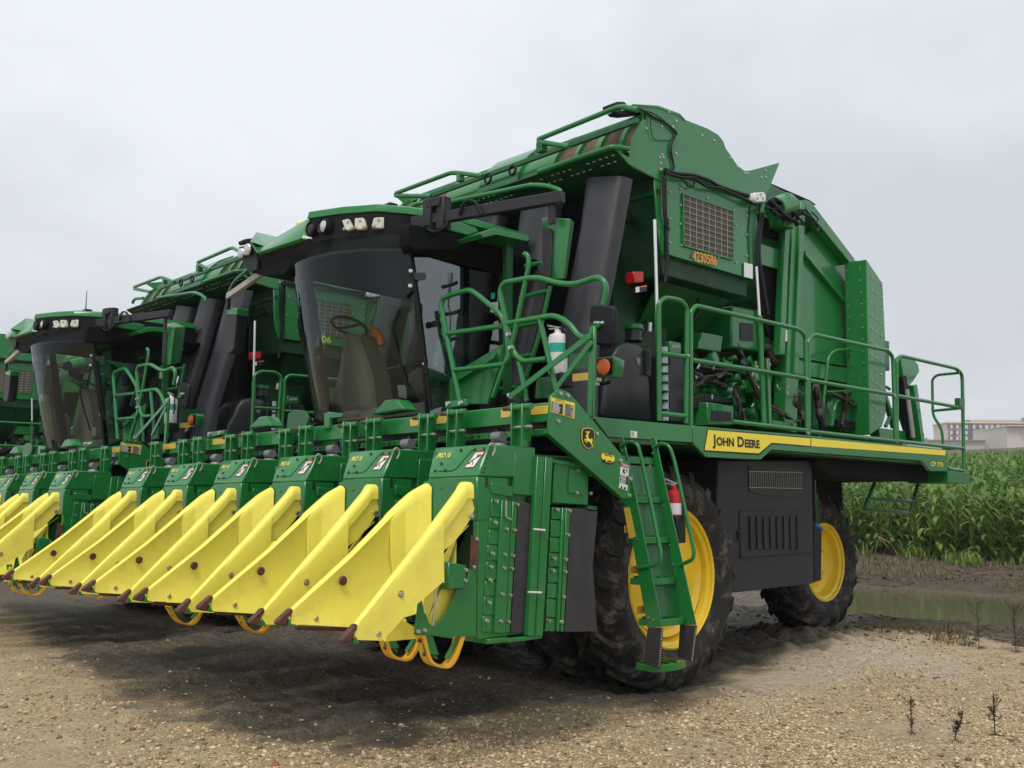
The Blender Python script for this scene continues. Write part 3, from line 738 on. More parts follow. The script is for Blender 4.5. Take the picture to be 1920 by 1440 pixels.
    # hangers from the beam: rear pin roller and posts
    for s0, wd, dn in (('958,764', .085, 1.66), ('838,774', .085, 1.93)):
        p = PY(.34, s0)[0] + V(dx, 0, 0)
        hb = MB().box((p.x - .012, .345, dn), (p.x + .0, .43, p.z + .03)).box((p.x + .085, .345, dn), (p.x + .10, .43, p.z + .02)).box((p.x - .012, .39, dn), (p.x + .10, .40, p.z - .02))
        hb = hb.build('hanger', GREEN, unit, .003)
        MB().cyl(V(p.x - .035, .37, p.z), V(p.x + .16, .37, p.z), .022, n=12).build('hanger_roller', GREEN, hb)
        MB().cyl(V(p.x - .10, .37, p.z), V(p.x - .03, .37, p.z), .015, .018, n=8).build('pin_end', RUST, hb)
        MB().cyl(V(p.x - .02, .37, p.z - .13), V(p.x + .16, .37, p.z - .13), .010, n=8).cyl(V(p.x - .03, .37, p.z - .05), V(p.x - .015, .37, p.z - .05), .02, n=8).build('cross_pin', STEEL, hb)
    mb = MB().tube([V(dx - .08, .42, 2.0), V(dx - .02, .40, 1.8), V(dx - .06, .38, 1.6), V(dx + .0, .36, 1.56)], .016, 7, .1)
    mb.tube([V(dx - .45, .5, 2.05), V(dx - .40, .45, 1.98), V(dx - .30, .5, 1.93), V(dx - .12, .5, 2.02)], .02, 7, .1)
    mb.build('hydraulic_hose', BLACK, unit)
    return unit
for k in range(6): row_unit(k)
# ground shoes
def skid(x, y, z, tilt=0, w=.075, up=.30):
    pts = [(-.16, min(.22, up)), (-.10, .05), (-.04, -.0), (.05, -.02), (.11, .02), (.16, .12), (.20, .20)]
    q_ = []
    for j in range(len(pts) - 1):
        a0_, a1_, a2_, a3_ = pts[max(j - 1, 0)], pts[j], pts[j + 1], pts[min(j + 2, len(pts) - 1)]
        for t_ in (0, .25, .5, .75): q_.append(tuple(.5 * (2 * a1_[c] + (a2_[c] - a0_[c]) * t_ + (2 * a0_[c] - 5 * a1_[c] + 4 * a2_[c] - a3_[c]) * t_ ** 2 + (3 * a1_[c] - a0_[c] - 3 * a2_[c] + a3_[c]) * t_ ** 3) for c in (0, 1)))
    pts = q_ + [pts[-1]]
    o = [V(x, y + a, z + b) for a, b in pts]; i = [V(x, y + a * .86, z + b * .94 + .012) for a, b in pts]
    sk = MB()
    rings = [[p, q, q + V(-w, 0, 0), p + V(-w, 0, 0)] for p, q in zip(o, i)]
    sk = sk.loft(rings).build('ground_shoe', SKIDY, root, smooth=60)
    MB().bar(V(x - w * .5, y - .14, z + .15), V(x - w * .5, y - .02, z + .04), .03, .012).bar(V(x - w * .5, y + .18, z + .19), V(x - w * .5, y + .06, z + .03), .03, .012).prism([V(x - .01, y - .17, z + up), V(x - .01, y - .12, z + up), V(x - .01, y - .02, z + .06), V(x - .01, y - .12, z + .08)], (-.012, 0, 0)).build('shoe_arm', GREEN, sk)
    MB().bolts([V(x - w * .4, y - .145, z + .15), V(x - w * .4, y - .11, z + .07)], NY, .012, .01).build('shoe_bolts', RUST, sk, kind='stuff')
pz = PX(0.0, '822,1254')[0]; skid(0.0, pz.y + .03, pz.z + .015)
pz = PX(-.45, '744,1239')[0]; skid(-.42, pz.y + .02, pz.z + .015)
for s, k in (('482,1186', 1), ('350,1171', 2), ('180,1122', 3), ('60,1100', 4)):
    pz = PY(-.33, s)[0]; skid(pz.x, pz.y, pz.z + .01, up=.14)
# ---------------- accumulator: side plates (plane x = -.9)
AX = -.9
W2 = 2 * (XC - AX)     # vector length to the other side
def both(mb_fn, *a): pass
side_top = '1151,278 1180,295 1184,262 1207,218 1188,196 1234,199 1275,214 1284,224 1327,241 1346,252 1356,264 1361,278 1383,310 1396,320 1406,320 1435,312 1462,305 1446,345 1433,372 1431,382 1246,314 1244,342 1227,335 1180,312'
acc = MB().prism(PX(AX, side_top), (-.012, 0, 0)).build('accumulator_side', GREEN, root, .002)
MB().prism(mirl(PX(AX, side_top)), (.012, 0, 0)).build('accumulator_side', GREEN, root, .002)
MB().prism(PX(AX + .006, '1188,195 1234,198 1275,213 1284,223 1285,226 1274,217 1233,202 1189,198'), (-.12, 0, 0)).build('top_flange', GREEN, acc)
mp_ = MB().prism(PX(AX - .015, '1250,317 1431,383 1418,402 1410,440 1412,524 1252,477'), (-.05, 0, 0)).build('screen_surround', GREEN, root, .003)
MB().prism(PX(AX - .01, '1281,363 1375,396 1375,487 1282,460'), (.006, 0, 0)).build('rotary_screen', GRILLE, mp_)
mb = MB()
tl, tr, br, bl = PX(AX + .001, '1281,363 1375,396 1375,487 1282,460')
P4 = lambda u, v: (tl * (1 - u) + tr * u) * (1 - v) + (bl * (1 - u) + br * u) * v
for i in range(9): mb.tube([P4(i / 8, 0), P4(i / 8, 1)], .0035, 4)
for i in range(10): mb.tube([P4(0, i / 9), P4(1, i / 9)], .0035, 4)
mb.build('screen_bars', LTGREY, mp_, kind='stuff')
fr = MB()
for a, b in ((tl, tr), (tr, br), (br, bl), (bl, tl)): fr.bar(a + V(-.006, 0, 0), b + V(-.006, 0, 0), .012, .02, up=(1, 0, 0))
fr.build('screen_frame', GREEN, mp_)
o1, o2 = PX(AX, '1298,488.5 1343,498')
num = text('number_4230586', '4230586', o1, o2 - o1, (0, 0, 1), .096, (o2 - o1).length, ORTXT, root, out=.008, bold=.015)
MB().prism(PX(AX + .002, '1395,492 1411,496 1411,523 1395,519'), (.003, 0, 0)).build('white_sticker', WHITE, mp_)
mb = MB().bolts(PX(AX, '1240,237 1267,227 1241,290 1261,238 1316,254 1338,263 1368,296 1382,313 1396,325 1401,325 1237,295 1243,295 1238,306 1238,318 1435,320 1435,332 1427,333 1254,210 1211,241 1267,288'), NX, .016, .010)
mb.bolts(PX(AX - .01, '1276,354 1326,372 1376,394 1379,422 1379,450 1380,492 1347,482 1311,468 1277,460 1276,420 1276,385 1256,360 1256,410 1256,455 1400,440 1400,480 1400,405'), NX, .012, .008)
mb.build('side_bolts', STEEL, root, kind='stuff')
# vertical edge strip at the front of the panel, with round hole
MB().prism(PX(AX - .0, '1227,337 1246,343 1244,480 1240,468 1233,430'), (-.02, 0, 0)).build('edge_strip', GREEN, root, .002)
MB().cyl(*[PX(AX + .002, '1233,360')[0], PX(AX + .01, '1233,360')[0]], .03, n=14).build('edge_hole', INK, root)
MB().cyl(PX(AX - .02, '1233,360')[0], PX(AX - .02, '1233,360')[0] + V(-.9, 0, 0), .035, n=12).build('pivot_tube', DGREEN, root)
MB().prism(PX(AX, '1408,383 1417,388 1417,400 1410,430 1412,520 1408,523 1404,440 1406,405'), (-.06, 0, 0)).build('edge_strip', DGREEN, root)
MB().prism(PX(AX + .001, '1175,280 1182,277 1180,287 1172,281'), (.002, 0, 0)).build('yellow_tape', YOLD, acc)
# awning: extruded along the width from the profile seen on the side plate
pa = PX(AX, '1151,278 1180,312 1227,335')
full = V(W2, 0, 0)
aw = MB().prism([pa[0], pa[1], pa[2], pa[2] + V(0, .03, .01), pa[1] + V(0, 0, .02), pa[0] + V(0, .01, .015)], full)
aw = aw.build('awning', SHADEGRN, root)  # the dark green paints in the shade of the awning's underside
mb = MB(); rnd = random.Random(3)
dn = (pa[1] - pa[0]).cross(V(1, 0, 0)).normalized()
if dn.z > 0: dn = -dn
for i in range(46):
    for j in range(2):
        if rnd.random() < .75:
            c = pa[0] * (.72 - .3 * j) + pa[1] * (.28 + .3 * j) + V(-.06 - i * .074 - j * .03, 0, 0)
            mb.box((c.x - .014, c.y - .008, c.z - .004), (c.x + .014, c.y + .008, c.z - .001))
mb.build('awning_hole_light', WPAINT, aw, kind='stuff')  # white tabs painting the daylight that shows through the holes
# rotary drum cover: profile points behind the awning, extruded in bays along the width
dp = PX(AX, '1182,268 1188,248 1200,226 1216,212 1240,204')
dz = [V(0, p.y, p.z) for p in dp]
def bay(x0, x1, grow, m_, nm, par=root):
    c = dz[-1]; pts = [V(0, p.y, p.z) + (V(0, p.y, p.z) - V(0, c.y + .1, c.z - .45)).normalized() * grow for p in dz]
    q = [V(x0, p.y, p.z) for p in pts]; q2 = [V(x0, p.y + .02, p.z - .06) for p in reversed(pts)]
    return MB().prism(q + q2, (x1 - x0, 0, 0)).build(nm, m_, par, smooth=50)
xs = AX - .01
drum = bay(xs, xs + W2 + .02, -.03, BROWN, 'drum_screen')
for i, x in enumerate((-.99, -1.27, -1.55, -3.75, -4.05, -4.4)):
    bay(x - .05 - .02 * (i % 2), x, .012, GREEN, 'drum_rib')
bay(-1.85, -2.3, .02, GREEN, 'drum_cover'); bay(-2.3, -2.9, .05, GREEN, 'drum_cover'); bay(-2.9, -3.5, .02, GREEN, 'drum_cover')
# hump with two oval handles on top
hp = PX(-2.75, '922,335 925,312 945,302 965,304 985,318 990,335')
hump = MB().prism([V(-2.35, p.y + .05, p.z) for p in PX(-2.6, '930,335 938,318 955,312 975,318 985,336')], (-.55, 0, 0))
hump.build('drum_hump', GREEN, root, .02)
for s in ('962,310 955,315 955,325 960,329 966,322 967,313 962,310', '916,325 910,330 909,340 914,346 920,338 921,329 916,325'):
    MB().tube(PY(2.28, s), .013, 6, .05).build('grab_handle', BLACK, root)
# top bar
MB().bar(PX(AX, '1208,219')[0], PX(AX, '1208,219')[0] + V(-3.4, 0, .0), .05, .05).build('top_bar', GREEN, root)
mb = MB().bar(PY(2.45, '806,368')[0], PY(2.45, '1196,226')[0], .04, .04); mb.build('top_edge', DGREEN, root)
rail([PY(2.1, '1196,206 1167,200 1155,202 1010,261 1011,266 1067,275')], 'light_hoop', .024)
rail([PY(2.15, '905,330 858,324 845,324 743,362 742,367 808,368')], 'light_hoop', .024)
MB().box(*[tuple(a) for a in (PY(2.1, '1011,276')[0] + V(-.02, -.02, -.05), PY(2.1, '1019,265')[0] + V(0, .05, 0))]).build('work_lamp', DGREEN, root)
q = PY(2.15, '862,329')[0]; MB().box((q.x - .03, q.y - .02, q.z - .06), (q.x + .03, q.y + .04, q.z + .03)).build('work_lamp', GREEN, root)
rail([PX(AX, '1178,279 1160,276') + PY(PX(AX, '1150,278')[0].y, '1145,276 1010,322'), ], 'awning_tube', .026)
rail([PY(2.1, '1052,366 1051,357 1030,349 998,346 845,378')], 'arm_tube', .022)
rail([PY(1.9, '812,377 780,382 771,388 768,396')], 'arm_tube', .022)
q = PX(AX, '1165,196')[0]
MB().prism(PX(AX - .1, '1153,192 1158,190 1172,190 1176,195 1176,203 1156,203'), (-.16, 0, 0)).build('beacon_mount', BLACK, root, .01)
MB().prism(PX(AX - .06, '1153,209 1170,206 1187,203 1212,212 1172,216 1158,214'), (-.10, 0, 0)).build('camera_bracket', BLACK, root, .006)
# wiring on the side plate
mb = MB()
mb.tube(PX(AX + .016, '1172,200 1200,203 1222,218 1245,228 1270,252 1258,266 1256,290 1263,305 1262,318'), .010, 6, .08)
mb.tube(PX(AX + .02, '1180,203 1220,210 1240,222 1272,250 1262,262 1258,280 1265,316'), .006, 5, .08)
mb.tube(PX(AX + .02, '1220,218 1220,245 1226,262 1256,264'), .004, 5, .05)
mb.tube(PX(AX + .03, '1246,320 1270,326 1300,328 1330,338 1345,348 1385,362 1410,368 1425,380'), .019, 7, .1)
mb.tube(PX(AX + .045, '1248,324 1280,334 1302,332 1322,350 1350,352 1385,368 1418,384'), .014, 7, .1)
mb.tube(PX(AX + .02, '1282,338 1290,350 1300,352 1302,340'), .008, 5, .05)
mb.tube(PX(AX + .03, '1247,330 1246,400 1252,420 1249,450 1252,480 1247,530'), .017, 7, .1)
mb.tube(PX(AX + .04, '1243,330 1244,395 1248,425 1256,428 1250,440'), .010, 6, .1)
mb.tube(PX(AX + .02, '1424,380 1424,420 1418,440 1421,520'), .010, 6, .1)
mb.build('wiring_harness', BLACK, root, kind='stuff')
MB().prism(PX(-1.2, '1236,500 1247,502 1246,524 1236,523'), (-.1, 0, 0)).build('pump', BLACK, root, .01)
# led lamp on the rear corner
lm = MB().prism(PX(AX + .1, '1415,361 1433,360 1437,366 1436,378 1419,379 1415,374'), (-.08, 0, 0)).build('work_lamp', WHITE, root, .008)
MB().bolts(PX(AX + .10, '1420,372 1430,372 1426,364'), NX, .016, .008).build('lamp_lens', LTGREY, lm)
# body of the accumulator: front wall, box and hopper
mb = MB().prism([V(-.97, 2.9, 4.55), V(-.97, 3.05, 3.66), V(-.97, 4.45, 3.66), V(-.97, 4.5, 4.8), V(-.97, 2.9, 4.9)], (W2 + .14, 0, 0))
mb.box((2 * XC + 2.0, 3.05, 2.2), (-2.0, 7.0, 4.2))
mb.build('accumulator_body', SHADEGRN, root, .01)
h0_ = PX(-.97, '1262,480 1402,520'); 
mb = MB().prism([h0_[0], h0_[1], V(-1.85, h0_[1].y - .30, 2.85), V(-1.85, h0_[0].y + .1, 2.75)], (-.03, 0, 0)); mb.build('hopper_slope', DGREEN, root, .003)
MB().prism(PX(-1.0, '1263,500 1384,531 1380,546 1258,516'), (-.05, 0, 0)).build('hopper_flange', GREEN, root, .004)
MB().prism(PX(-1.45, '1150,470 1255,520 1245,700 1150,640'), (-.05, 0, 0)).build('side_wall', SHADEGRN, root)
q = MB().prism(PX(-.93, '1188,509 1207,509 1207,529 1190,530'), (-.10, 0, 0)).build('red_box', RED, root, .006)
d = MB().prism(PX(-.94, '1192,538 1213,534 1213,546 1192,549'), (-.06, 0, 0)).build('small_decal', INK, root)
MB().prism(PX(-.935, '1192,538.5 1199,537 1199,547.5 1192,548.5'), (-.002, 0, 0)).build('decal_symbol', WHITE, d)
MB().prism(PX(-.935, '1201,536.5 1212.5,534.7 1212.5,537 1201,538.7'), (-.002, 0, 0)).build('decal_band', ORANGE, d)
MB().cyl(*PX(-1.3, '1328,552 1352,529')[:], .018, n=8).build('grease_fitting', CHROME, root) if False else None
a, b = PX(-1.2, '1315,542 1334,530'); MB().cyl(a, b, .016, n=8).build('hose_coupling', CHROME, root)
mb = MB().tube(PX(-1.2, '1315,543 1308,560 1312,580 1300,600'), .016, 7, .1); mb.tube(PX(-1.4, '1225,560 1222,600 1200,640'), .008, 6); mb.tube(PX(-1.4, '1220,530 1205,560 1216,590 1204,615'), .008, 6, .1)
mb.build('hose', BLACK, root)
a, b = PX(-1.2, '1219,605 1218,622'); MB().cyl(a, b, .018, n=8).build('hose_coupling', CHROME, root)
mb = MB()
for s in ('1160,455 1175,470', '1165,480 1180,462', '1170,465 1190,478'): mb.bar(*PX(-1.6, s), .04, .05)
mb.build('linkage', LTGREY, root)

# ---------------- module chamber behind (plane x = -1.0)
MX = -1.0
MB().prism(PX(MX - .15, '1433,360 1447,346 1520,385 1600,487 1630,492 1640,815 1482,808 1474,650 1425,560'), (2 * (XC - MX) + .3, 0, 0)).build('module_chamber', DGREEN, root, .01)
MB().prism(PX(MX - .12, '1508,440 1530,430 1598,520 1600,690 1495,670'), (-.02, 0, 0)).build('chamber_sheet', GREEN, root, .003)
MB().prism(PX(MX, '1510,374 1521,378 1603,486 1595,494 1512,392'), (-.16, 0, 0)).build('slope_rail', GREEN, root, .004)
MB().prism(PX(MX - .3, '1446,344 1520,376 1530,384 1520,386 1452,352'), (-2.8, 0, 0)).build('roof_edge', DARK, root)
MB().prism(PX(MX, '1487,385 1509,375 1494,812 1470,806'), (-.14, 0, 0)).build('chamber_post', GREEN, root, .005)
MB().prism(PX(MX + .03, '1502,376 1511,374 1497,700 1489,700'), (-.03, 0, 0)).build('post_flange', GREEN, root, .003)
MB().prism(PX(MX + .02, '1473,420 1483,412 1478,500 1472,665 1462,665'), (-.08, 0, 0)).build('chamber_post', GREEN, root, .004)
MB().bar(*PX(MX - .09, '1506,474 1582,566'), .05, .06, up=(1, 0, 0)).build('diagonal_brace', GREEN, root, .004)
MB().prism(PX(MX - .05, '1424,456 1471,472 1470,507 1424,495'), (-.03, 0, 0)).build('chamber_panel', GREEN, root, .003)
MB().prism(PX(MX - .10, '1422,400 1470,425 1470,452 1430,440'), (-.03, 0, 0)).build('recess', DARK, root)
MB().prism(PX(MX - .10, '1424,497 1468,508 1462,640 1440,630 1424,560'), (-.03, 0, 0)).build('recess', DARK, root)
MB().prism(PX(MX - .05, '1496,676 1600,692 1600,720 1496,702'), (-.03, 0, 0)).build('lower_ledge', GREEN, root, .003)
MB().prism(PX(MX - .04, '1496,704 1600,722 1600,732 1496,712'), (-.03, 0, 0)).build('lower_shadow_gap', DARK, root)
mb = MB()
for s in ('1591,575', '1591,607'): c = PX(MX - .05, s)[0]; mb.cyl(c, c + V(.012, 0, 0), .05, n=14)
mb.build('round_hole', INK, root)
RBX = -.78
rb = MB().prism(PX(RBX, '1624,486 1655,531 1660,640 1661,775 1654,800 1631,815'), (-.27, 0, 0)).build('rear_box', GREEN, root, .005)
mb = MB(); rnd = random.Random(5)
for i in range(12):
    for j in range(3):
        p = PX(RBX, '%f,%f' % (1633 + j * 9 + rnd.random() * 2, 520 + i * 24 + j * 7))[0]; mb.bolts([p], NX, .014, .01)
yb = PX(RBX, '1624,600')[0].y
for i in range(14):
    for xx in (-.83, -.99): mb.bolts([V(xx, yb, 2.5 + i * .14)], NY, .012, .01)
mb.build('rear_box_bolts', STEEL, rb, kind='stuff')
MB().prism(PX(RBX - .05, '1655,638 1667,640 1668,695 1658,692'), (-.05, 0, 0)).build('side_tab', DGREEN, root)
# top motor and cable tangle
mb = MB().cyl(*PX(MX + .10, '1452,392 1478,384'), .13, n=14).cyl(*PX(MX + .12, '1465,372 1480,395'), .10, n=12).box(*[tuple(a) for a in (PX(MX, '1462,415')[0] + V(-.1, -.06, -.08), PX(MX, '1462,415')[0] + V(.1, .12, .08))])
mb.build('drive_motor', GREEN, root, .01)
mb = MB(); rnd = random.Random(11)
for k in range(16):
    pts = [_hit(1436 + rnd.random() * 20 + 13 * i, 365 + rnd.random() * 30 + i * 5 + rnd.random() * 12, 0, MX + .12 + .1 * rnd.random()) for i in range(5)]
    mb.tube(pts, .010 + .010 * rnd.random(), 6, .12)
mb.tube(PX(MX + .1, '1430,400 1424,440 1422,480 1428,520 1440,590'), .022, 7, .2)
mb.tube(PX(MX + .1, '1522,398 1535,410 1530,420 1520,412 1515,404'), .008, 6, .1)
mb.tube(PX(MX + .1, '1500,400 1520,405 1535,425 1532,435'), .014, 6, .1)
mb.build('hose_bundle', BLACK, root, kind='stuff')

# ---------------- machinery seen through the railings
MB().prism(PX(-1.95, '1110,600 1560,700 1640,815 1110,800'), (-.05, 0, 0)).build('inner_wall', SHADEGRN, root)
tk = MB()
rg = []
for (s, yy) in (('1128,779 1225,788', 0), ('1136,720 1223,722', 0), ('1148,690 1221,692', 0), ('1153,668 1220,670', 0), ('1161,652 1217,656', 0), ('1172,642 1205,644', 0)):
    a, b = PX(-1.05, s); z = (a.z + b.z) / 2
    f = .04
    rg.append([V(-1.05 - f, a.y, z), V(-1.05, a.y + f, z), V(-1.05, b.y - f, z), V(-1.05 - f, b.y, z), V(-1.55, b.y, z), V(-1.55, a.y, z)])
tank = tk.loft(rg).build('liquid_tank', TANK, root, .02)
a = PX(-1.2, '1188,640')[0]; b = PX(-1.2, '1188,619')[0]
MB().cyl(a, b, .085, .075, 16).build('filler_neck', TANK, tank)
MB().cyl(b, b + V(0, 0, .05), .095, .09, 16).build('filler_cap', GREEN, tank, .006)
MB().prism(PX(-1.045, '1208,653 1220,655 1220,706 1209,703'), (.004, 0, 0)).build('handle_recess', INK, tank)
MB().tube(PX(-1.02, '1213,657 1217,660 1217,698 1212,702'), .012, 7, .03).build('tank_handle', TANK, tank)
mb = MB()
for s in ('1193.5,672 1195.5,672 1196,680 1194,680', '1197.5,672 1200,672.5 1200.5,681 1198,680.5', '1193.5,671 1200,671.5 1200,673 1193.5,672.5', '1193.8,675.5 1200,676 1200,677.2 1193.8,677', '1194,679.5 1200.5,680 1200.5,681.5 1194,681', '1195,683 1200,684.5 1199.5,686 1195,684'): mb.prism(PX(-1.044, s), (.002, 0, 0))
mb.build('tank_symbol', LTGREY, tank)
MB().prism(PX(-1.1, '1254,664 1284,668 1284,795 1254,791'), (-.4, 0, 0)).build('second_tank', TANK, root, .02)
q = MB().prism(PX(-1.02, '1256,639 1277,643 1277,663 1256,660'), (-.06, 0, 0)).build('valve_block', GREEN, root, .004)
o1 = PX(-1.02, '1260,656')[0]; 
mb = MB()
for i in range(3): mb.cyl(PX(-1.018, '%f,649.5' % (1262 + i * 5))[0], PX(-1.012, '%f,649.5' % (1262 + i * 5))[0], .018, n=8)
mb.build('valve_studs', LTGREY, q)
st = MB().cyl(*PX(-.85, '1246,651 1248,789'), .030, n=10).build('sight_tube', TUBEG, root)
mb = MB()
for i in range(7): mb.cyl(PX(-.85, '1246,%f' % (665 + i * 17))[0], PX(-.85, '1246,%f' % (669 + i * 17))[0], .034, n=10)
mb.build('tube_band', BLACK, st)
MB().prism(PX(-1.0, '1299,743 1322,737 1376,749 1376,758 1324,754 1322,770 1299,768'), (-.4, 0, 0)).build('battery_case', BLACK, root, .012)
fm = PX(-.9, '1327,754 1376,761 1375,797 1326,797')
MB().prism(fm, (-.30, 0, 0)).build('step_frame', GREEN, root, .008)
MB().prism(PX(-.896, '1334,769 1371,773 1371,790 1334,789'), (.003, 0, 0)).build('frame_opening', INK, root)
ec = MB().prism(PX(-1.15, '1372,573 1452,586 1466,655 1462,664 1372,652'), (-.5, 0, 0)).build('ribbed_cover', GREEN, root, .02)
for i in range(5): MB().bar(*PX(-1.14, '%f,%f %f,%f' % (1418 + i * 8.5, 581 + i * 1.5, 1423 + i * 8.8, 652 + i)), .016, .03, up=(1, 0, 0)).build('cover_rib', GREEN, ec, .004)
MB().prism(PX(-1.145, '1388,605 1412,607 1412,640 1388,638'), (.004, 0, 0)).build('cover_opening', INK, ec)
MB().prism(PX(-1.2, '1316,622 1356,630 1352,661 1309,654'), (-.25, 0, 0)).build('bracket_box', GREEN, root, .008)
mb = MB().cyl(*PX(-1.35, '1385,705 1420,715'), .20, n=18); mb.cyl(*PX(-1.3, '1455,735 1478,740'), .17, n=18).cyl(*PX(-1.25, '1474,738 1494,742'), .11, n=14).cyl(*PX(-1.5, '1425,735 1460,737'), .2, n=18)
mb.build('gear_housing', GREEN, root, .01)
MB().prism(PX(-1.4, '1382,700 1430,705 1432,760 1420,800 1384,795'), (-.3, 0, 0)).build('engine_block', GREEN, root, .02)
MB().prism(PX(-1.2, '1392,770 1402,764 1409,775 1420,766 1424,790 1412,798 1404,788 1396,800 1386,790'), (-.02, 0, 0)).build('notched_plate', GREEN, root, .002)
MB().prism(PX(-1.0, '1448,787 1486,793 1488,806 1450,803'), (-.2, 0, 0)).build('toolbox', GREEN, root, .004)
mb = MB(); rnd = random.Random(21)
def rh(x0, y0, x1, y1, n, r=.02, xx=-1.2, jit=12):
    for k in range(n):
        pts = [_hit(x0 + (x1 - x0) * t + (rnd.random() - .5) * jit * (t > 0), y0 + (y1 - y0) * t + (rnd.random() - .5) * jit, 0, xx + rnd.random() * .15) for t in (0, .25, .5, .75, 1)]
        mb.tube(pts, r * (.6 + rnd.random() * .6), 6, .1)
rh(1440, 655, 1484, 715, 7, .03); rh(1460, 700, 1500, 745, 4, .02); rh(1530, 722, 1543, 800, 5, .035, -1.05, 8); rh(1490, 740, 1510, 805, 4, .03, -1.1, 8)
rh(1300, 720, 1360, 700, 5, .012, -1.15); rh(1400, 690, 1440, 790, 6, .016, -1.1); rh(1380, 720, 1395, 800, 4, .014, -1.05); rh(1440, 760, 1500, 790, 5, .014, -1.1); rh(1300, 680, 1390, 660, 4, .012, -1.4); rh(1560, 740, 1640, 770, 5, .014, -1.0); rh(1590, 720, 1580, 800, 4, .012, -1.0)
rh(1385, 650, 1400, 700, 6, .012, -1.0); rh(1300, 700, 1380, 735, 6, .014, -1.2); rh(1310, 690, 1440, 700, 4, .012, -1.3); rh(1290, 660, 1330, 690, 3, .014, -1.3)
mb.build('engine_hoses', mat('hose_brown_black', (0.030, 0.022, 0.020), .6, var=.5, vs=20), root, kind='stuff')
mb = MB()
for k in range(80):
    x = 1292 + rnd.random() * 200; y = 672 + rnd.random() * 120
    p = _hit(x, y, 0, -1.35 + rnd.random() * .2); s_ = .03 + rnd.random() * .06
    if k % 2: mb.box((p.x - s_, p.y - s_, p.z - s_), (p.x + s_ * .6, p.y + s_, p.z + s_ * 1.3))
    else: mb.cyl(p, p + V(.08 + rnd.random() * .05, rnd.random() * .05, rnd.random() * .05), s_ * .8, n=10)
for k in range(14):
    p = _hit(1555 + rnd.random() * 70, 735 + rnd.random() * 70, 0, -1.1 - rnd.random() * .2); s_ = .04 + rnd.random() * .08
    mb.box((p.x - s_, p.y - s_, p.z - s_), (p.x + s_ * .6, p.y + s_, p.z + s_ * 1.3))
mb.build('machinery', GREEN, root, .006, kind='stuff')
mb = MB()
for k in range(22):
    x = 1295 + rnd.random() * 210; y = 670 + rnd.random() * 125
    p = _hit(x, y, 0, -1.08 + rnd.random() * .1); mb.cyl(p, p + V(rnd.random() * .02, rnd.random() * .04 - .02, .02 + rnd.random() * .025), .009, n=7)
mb.build('fittings', CHROME, root, kind='stuff')
MB().prism(PX(-1.0, '1570,750 1600,742 1622,760 1640,800 1600,812 1560,800'), (-.4, 0, 0)).build('gathering_housing', GREEN, root, .02)
MB().prism(PX(-.95, '1572,785 1605,790 1606,806 1572,802'), (-.2, 0, 0)).build('dark_cover', BLACK, root, .01)
MB().prism(PX(-1.0, '1465,620 1476,618 1476,640 1466,640'), (.002, 0, 0)).build('caution_decal', WHITE, root)
MB().box((-4.3, 4.9, 2.141), (-1.25, 8.5, 2.42)).build('deck_equipment', SHADEGRN, root, .02)
# rear handling arm
arm = MB().prism(PX(-.9, '1689,671 1712,671 1722,684 1724,697 1712,716 1704,724 1696,722'), (-.10, 0, 0)).build('handling_arm', GREEN, root, .006)
MB().bar(*PX(-.92, '1689,705 1706,828'), .10, .10, up=(1, 0, 0)).build('arm_member', BLACK, arm, .006)
MB().bar(*PX(-.92, '1708,722 1722,828'), .10, .12, up=(1, 0, 0)).build('arm_member', GREEN, arm, .006)
mb = MB().cyl(*PX(-.86, '1700,730 1712,820'), .03, n=8); mb.build('cylinder_rod', LTGREY, arm)
mb = MB().bar(*PX(-1.0, '1654,728 1676,802'), .06, .06).bar(*PX(-1.0, '1680,750 1703,820'), .06, .06).bar(*PX(-1.0, '1676,765 1660,800'), .04, .04).bar(*PX(-1.0, '1640,812 1725,822'), .12, .12)
mb.build('rear_frame', GREEN, root, .006)
mb = MB().tube(PX(-.95, '1646,735 1652,727 1660,724 1668,730'), .018, 7, .1); mb.build('rear_hose', DGREEN, root)

# ---------------- front wall, ducts
MB().box((2 * XC + 1.75, 2.85, 2.2), (-1.75, 3.0, 4.5)).build('front_wall', DARK, root)
MB().prism(PX(-1.55, '1130,395 1240,330 1245,520 1130,520'), (-.03, 0, 0)).build('side_wall', SHADEGRN, root)
MB().cyl(*PX(-1.3, '1150,420 1228,372'), .05, n=12).build('cross_tube', SHADEGRN, root)
def duct(dx, m_=DUCT):
    rg = []
    for y, s in ((2.45, '1096,335 1180,330'), (2.32, '1085,430 1162,430'), (2.22, '1066,527 1144,527'), (2.08, '1040,650 1116,650'), (1.95, '1026,800 1112,800')):
        a, b = PY(y, s); w_ = b - a
        b = b - w_.normalized() * .06; w_ = b - a
        rg.append([a + V(dx, .03, 0), a + w_ * .1 + V(dx, -.02, 0), a + w_ * .32 + V(dx, -.045, 0), a + w_ * .46 + V(dx, -.035, 0), a + w_ * .60 + V(dx, -.030, 0), a + w_ * .9 + V(dx, -.03, 0), b + V(dx, .02, 0), b + V(dx, .12, 0), a + V(dx, .12, 0)])
    MB().loft(rg).build('air_duct', m_, root, .0, smooth=70)
for d_ in (0, -.84, -1.62, -2.3, -2.95): duct(d_)
# plate under the ducts on the right: green tab with yellow tape
MB().prism(PX(-.75, '1068,664 1106,660 1106,690 1066,692'), (-.02, 0, 0)).build('side_tab', DGREEN, root)
MB().prism(PX(-.72, '1065,702 1106,698 1106,712 1066,716'), (-.015, 0, 0)).build('yellow_tape', YOLD, root)

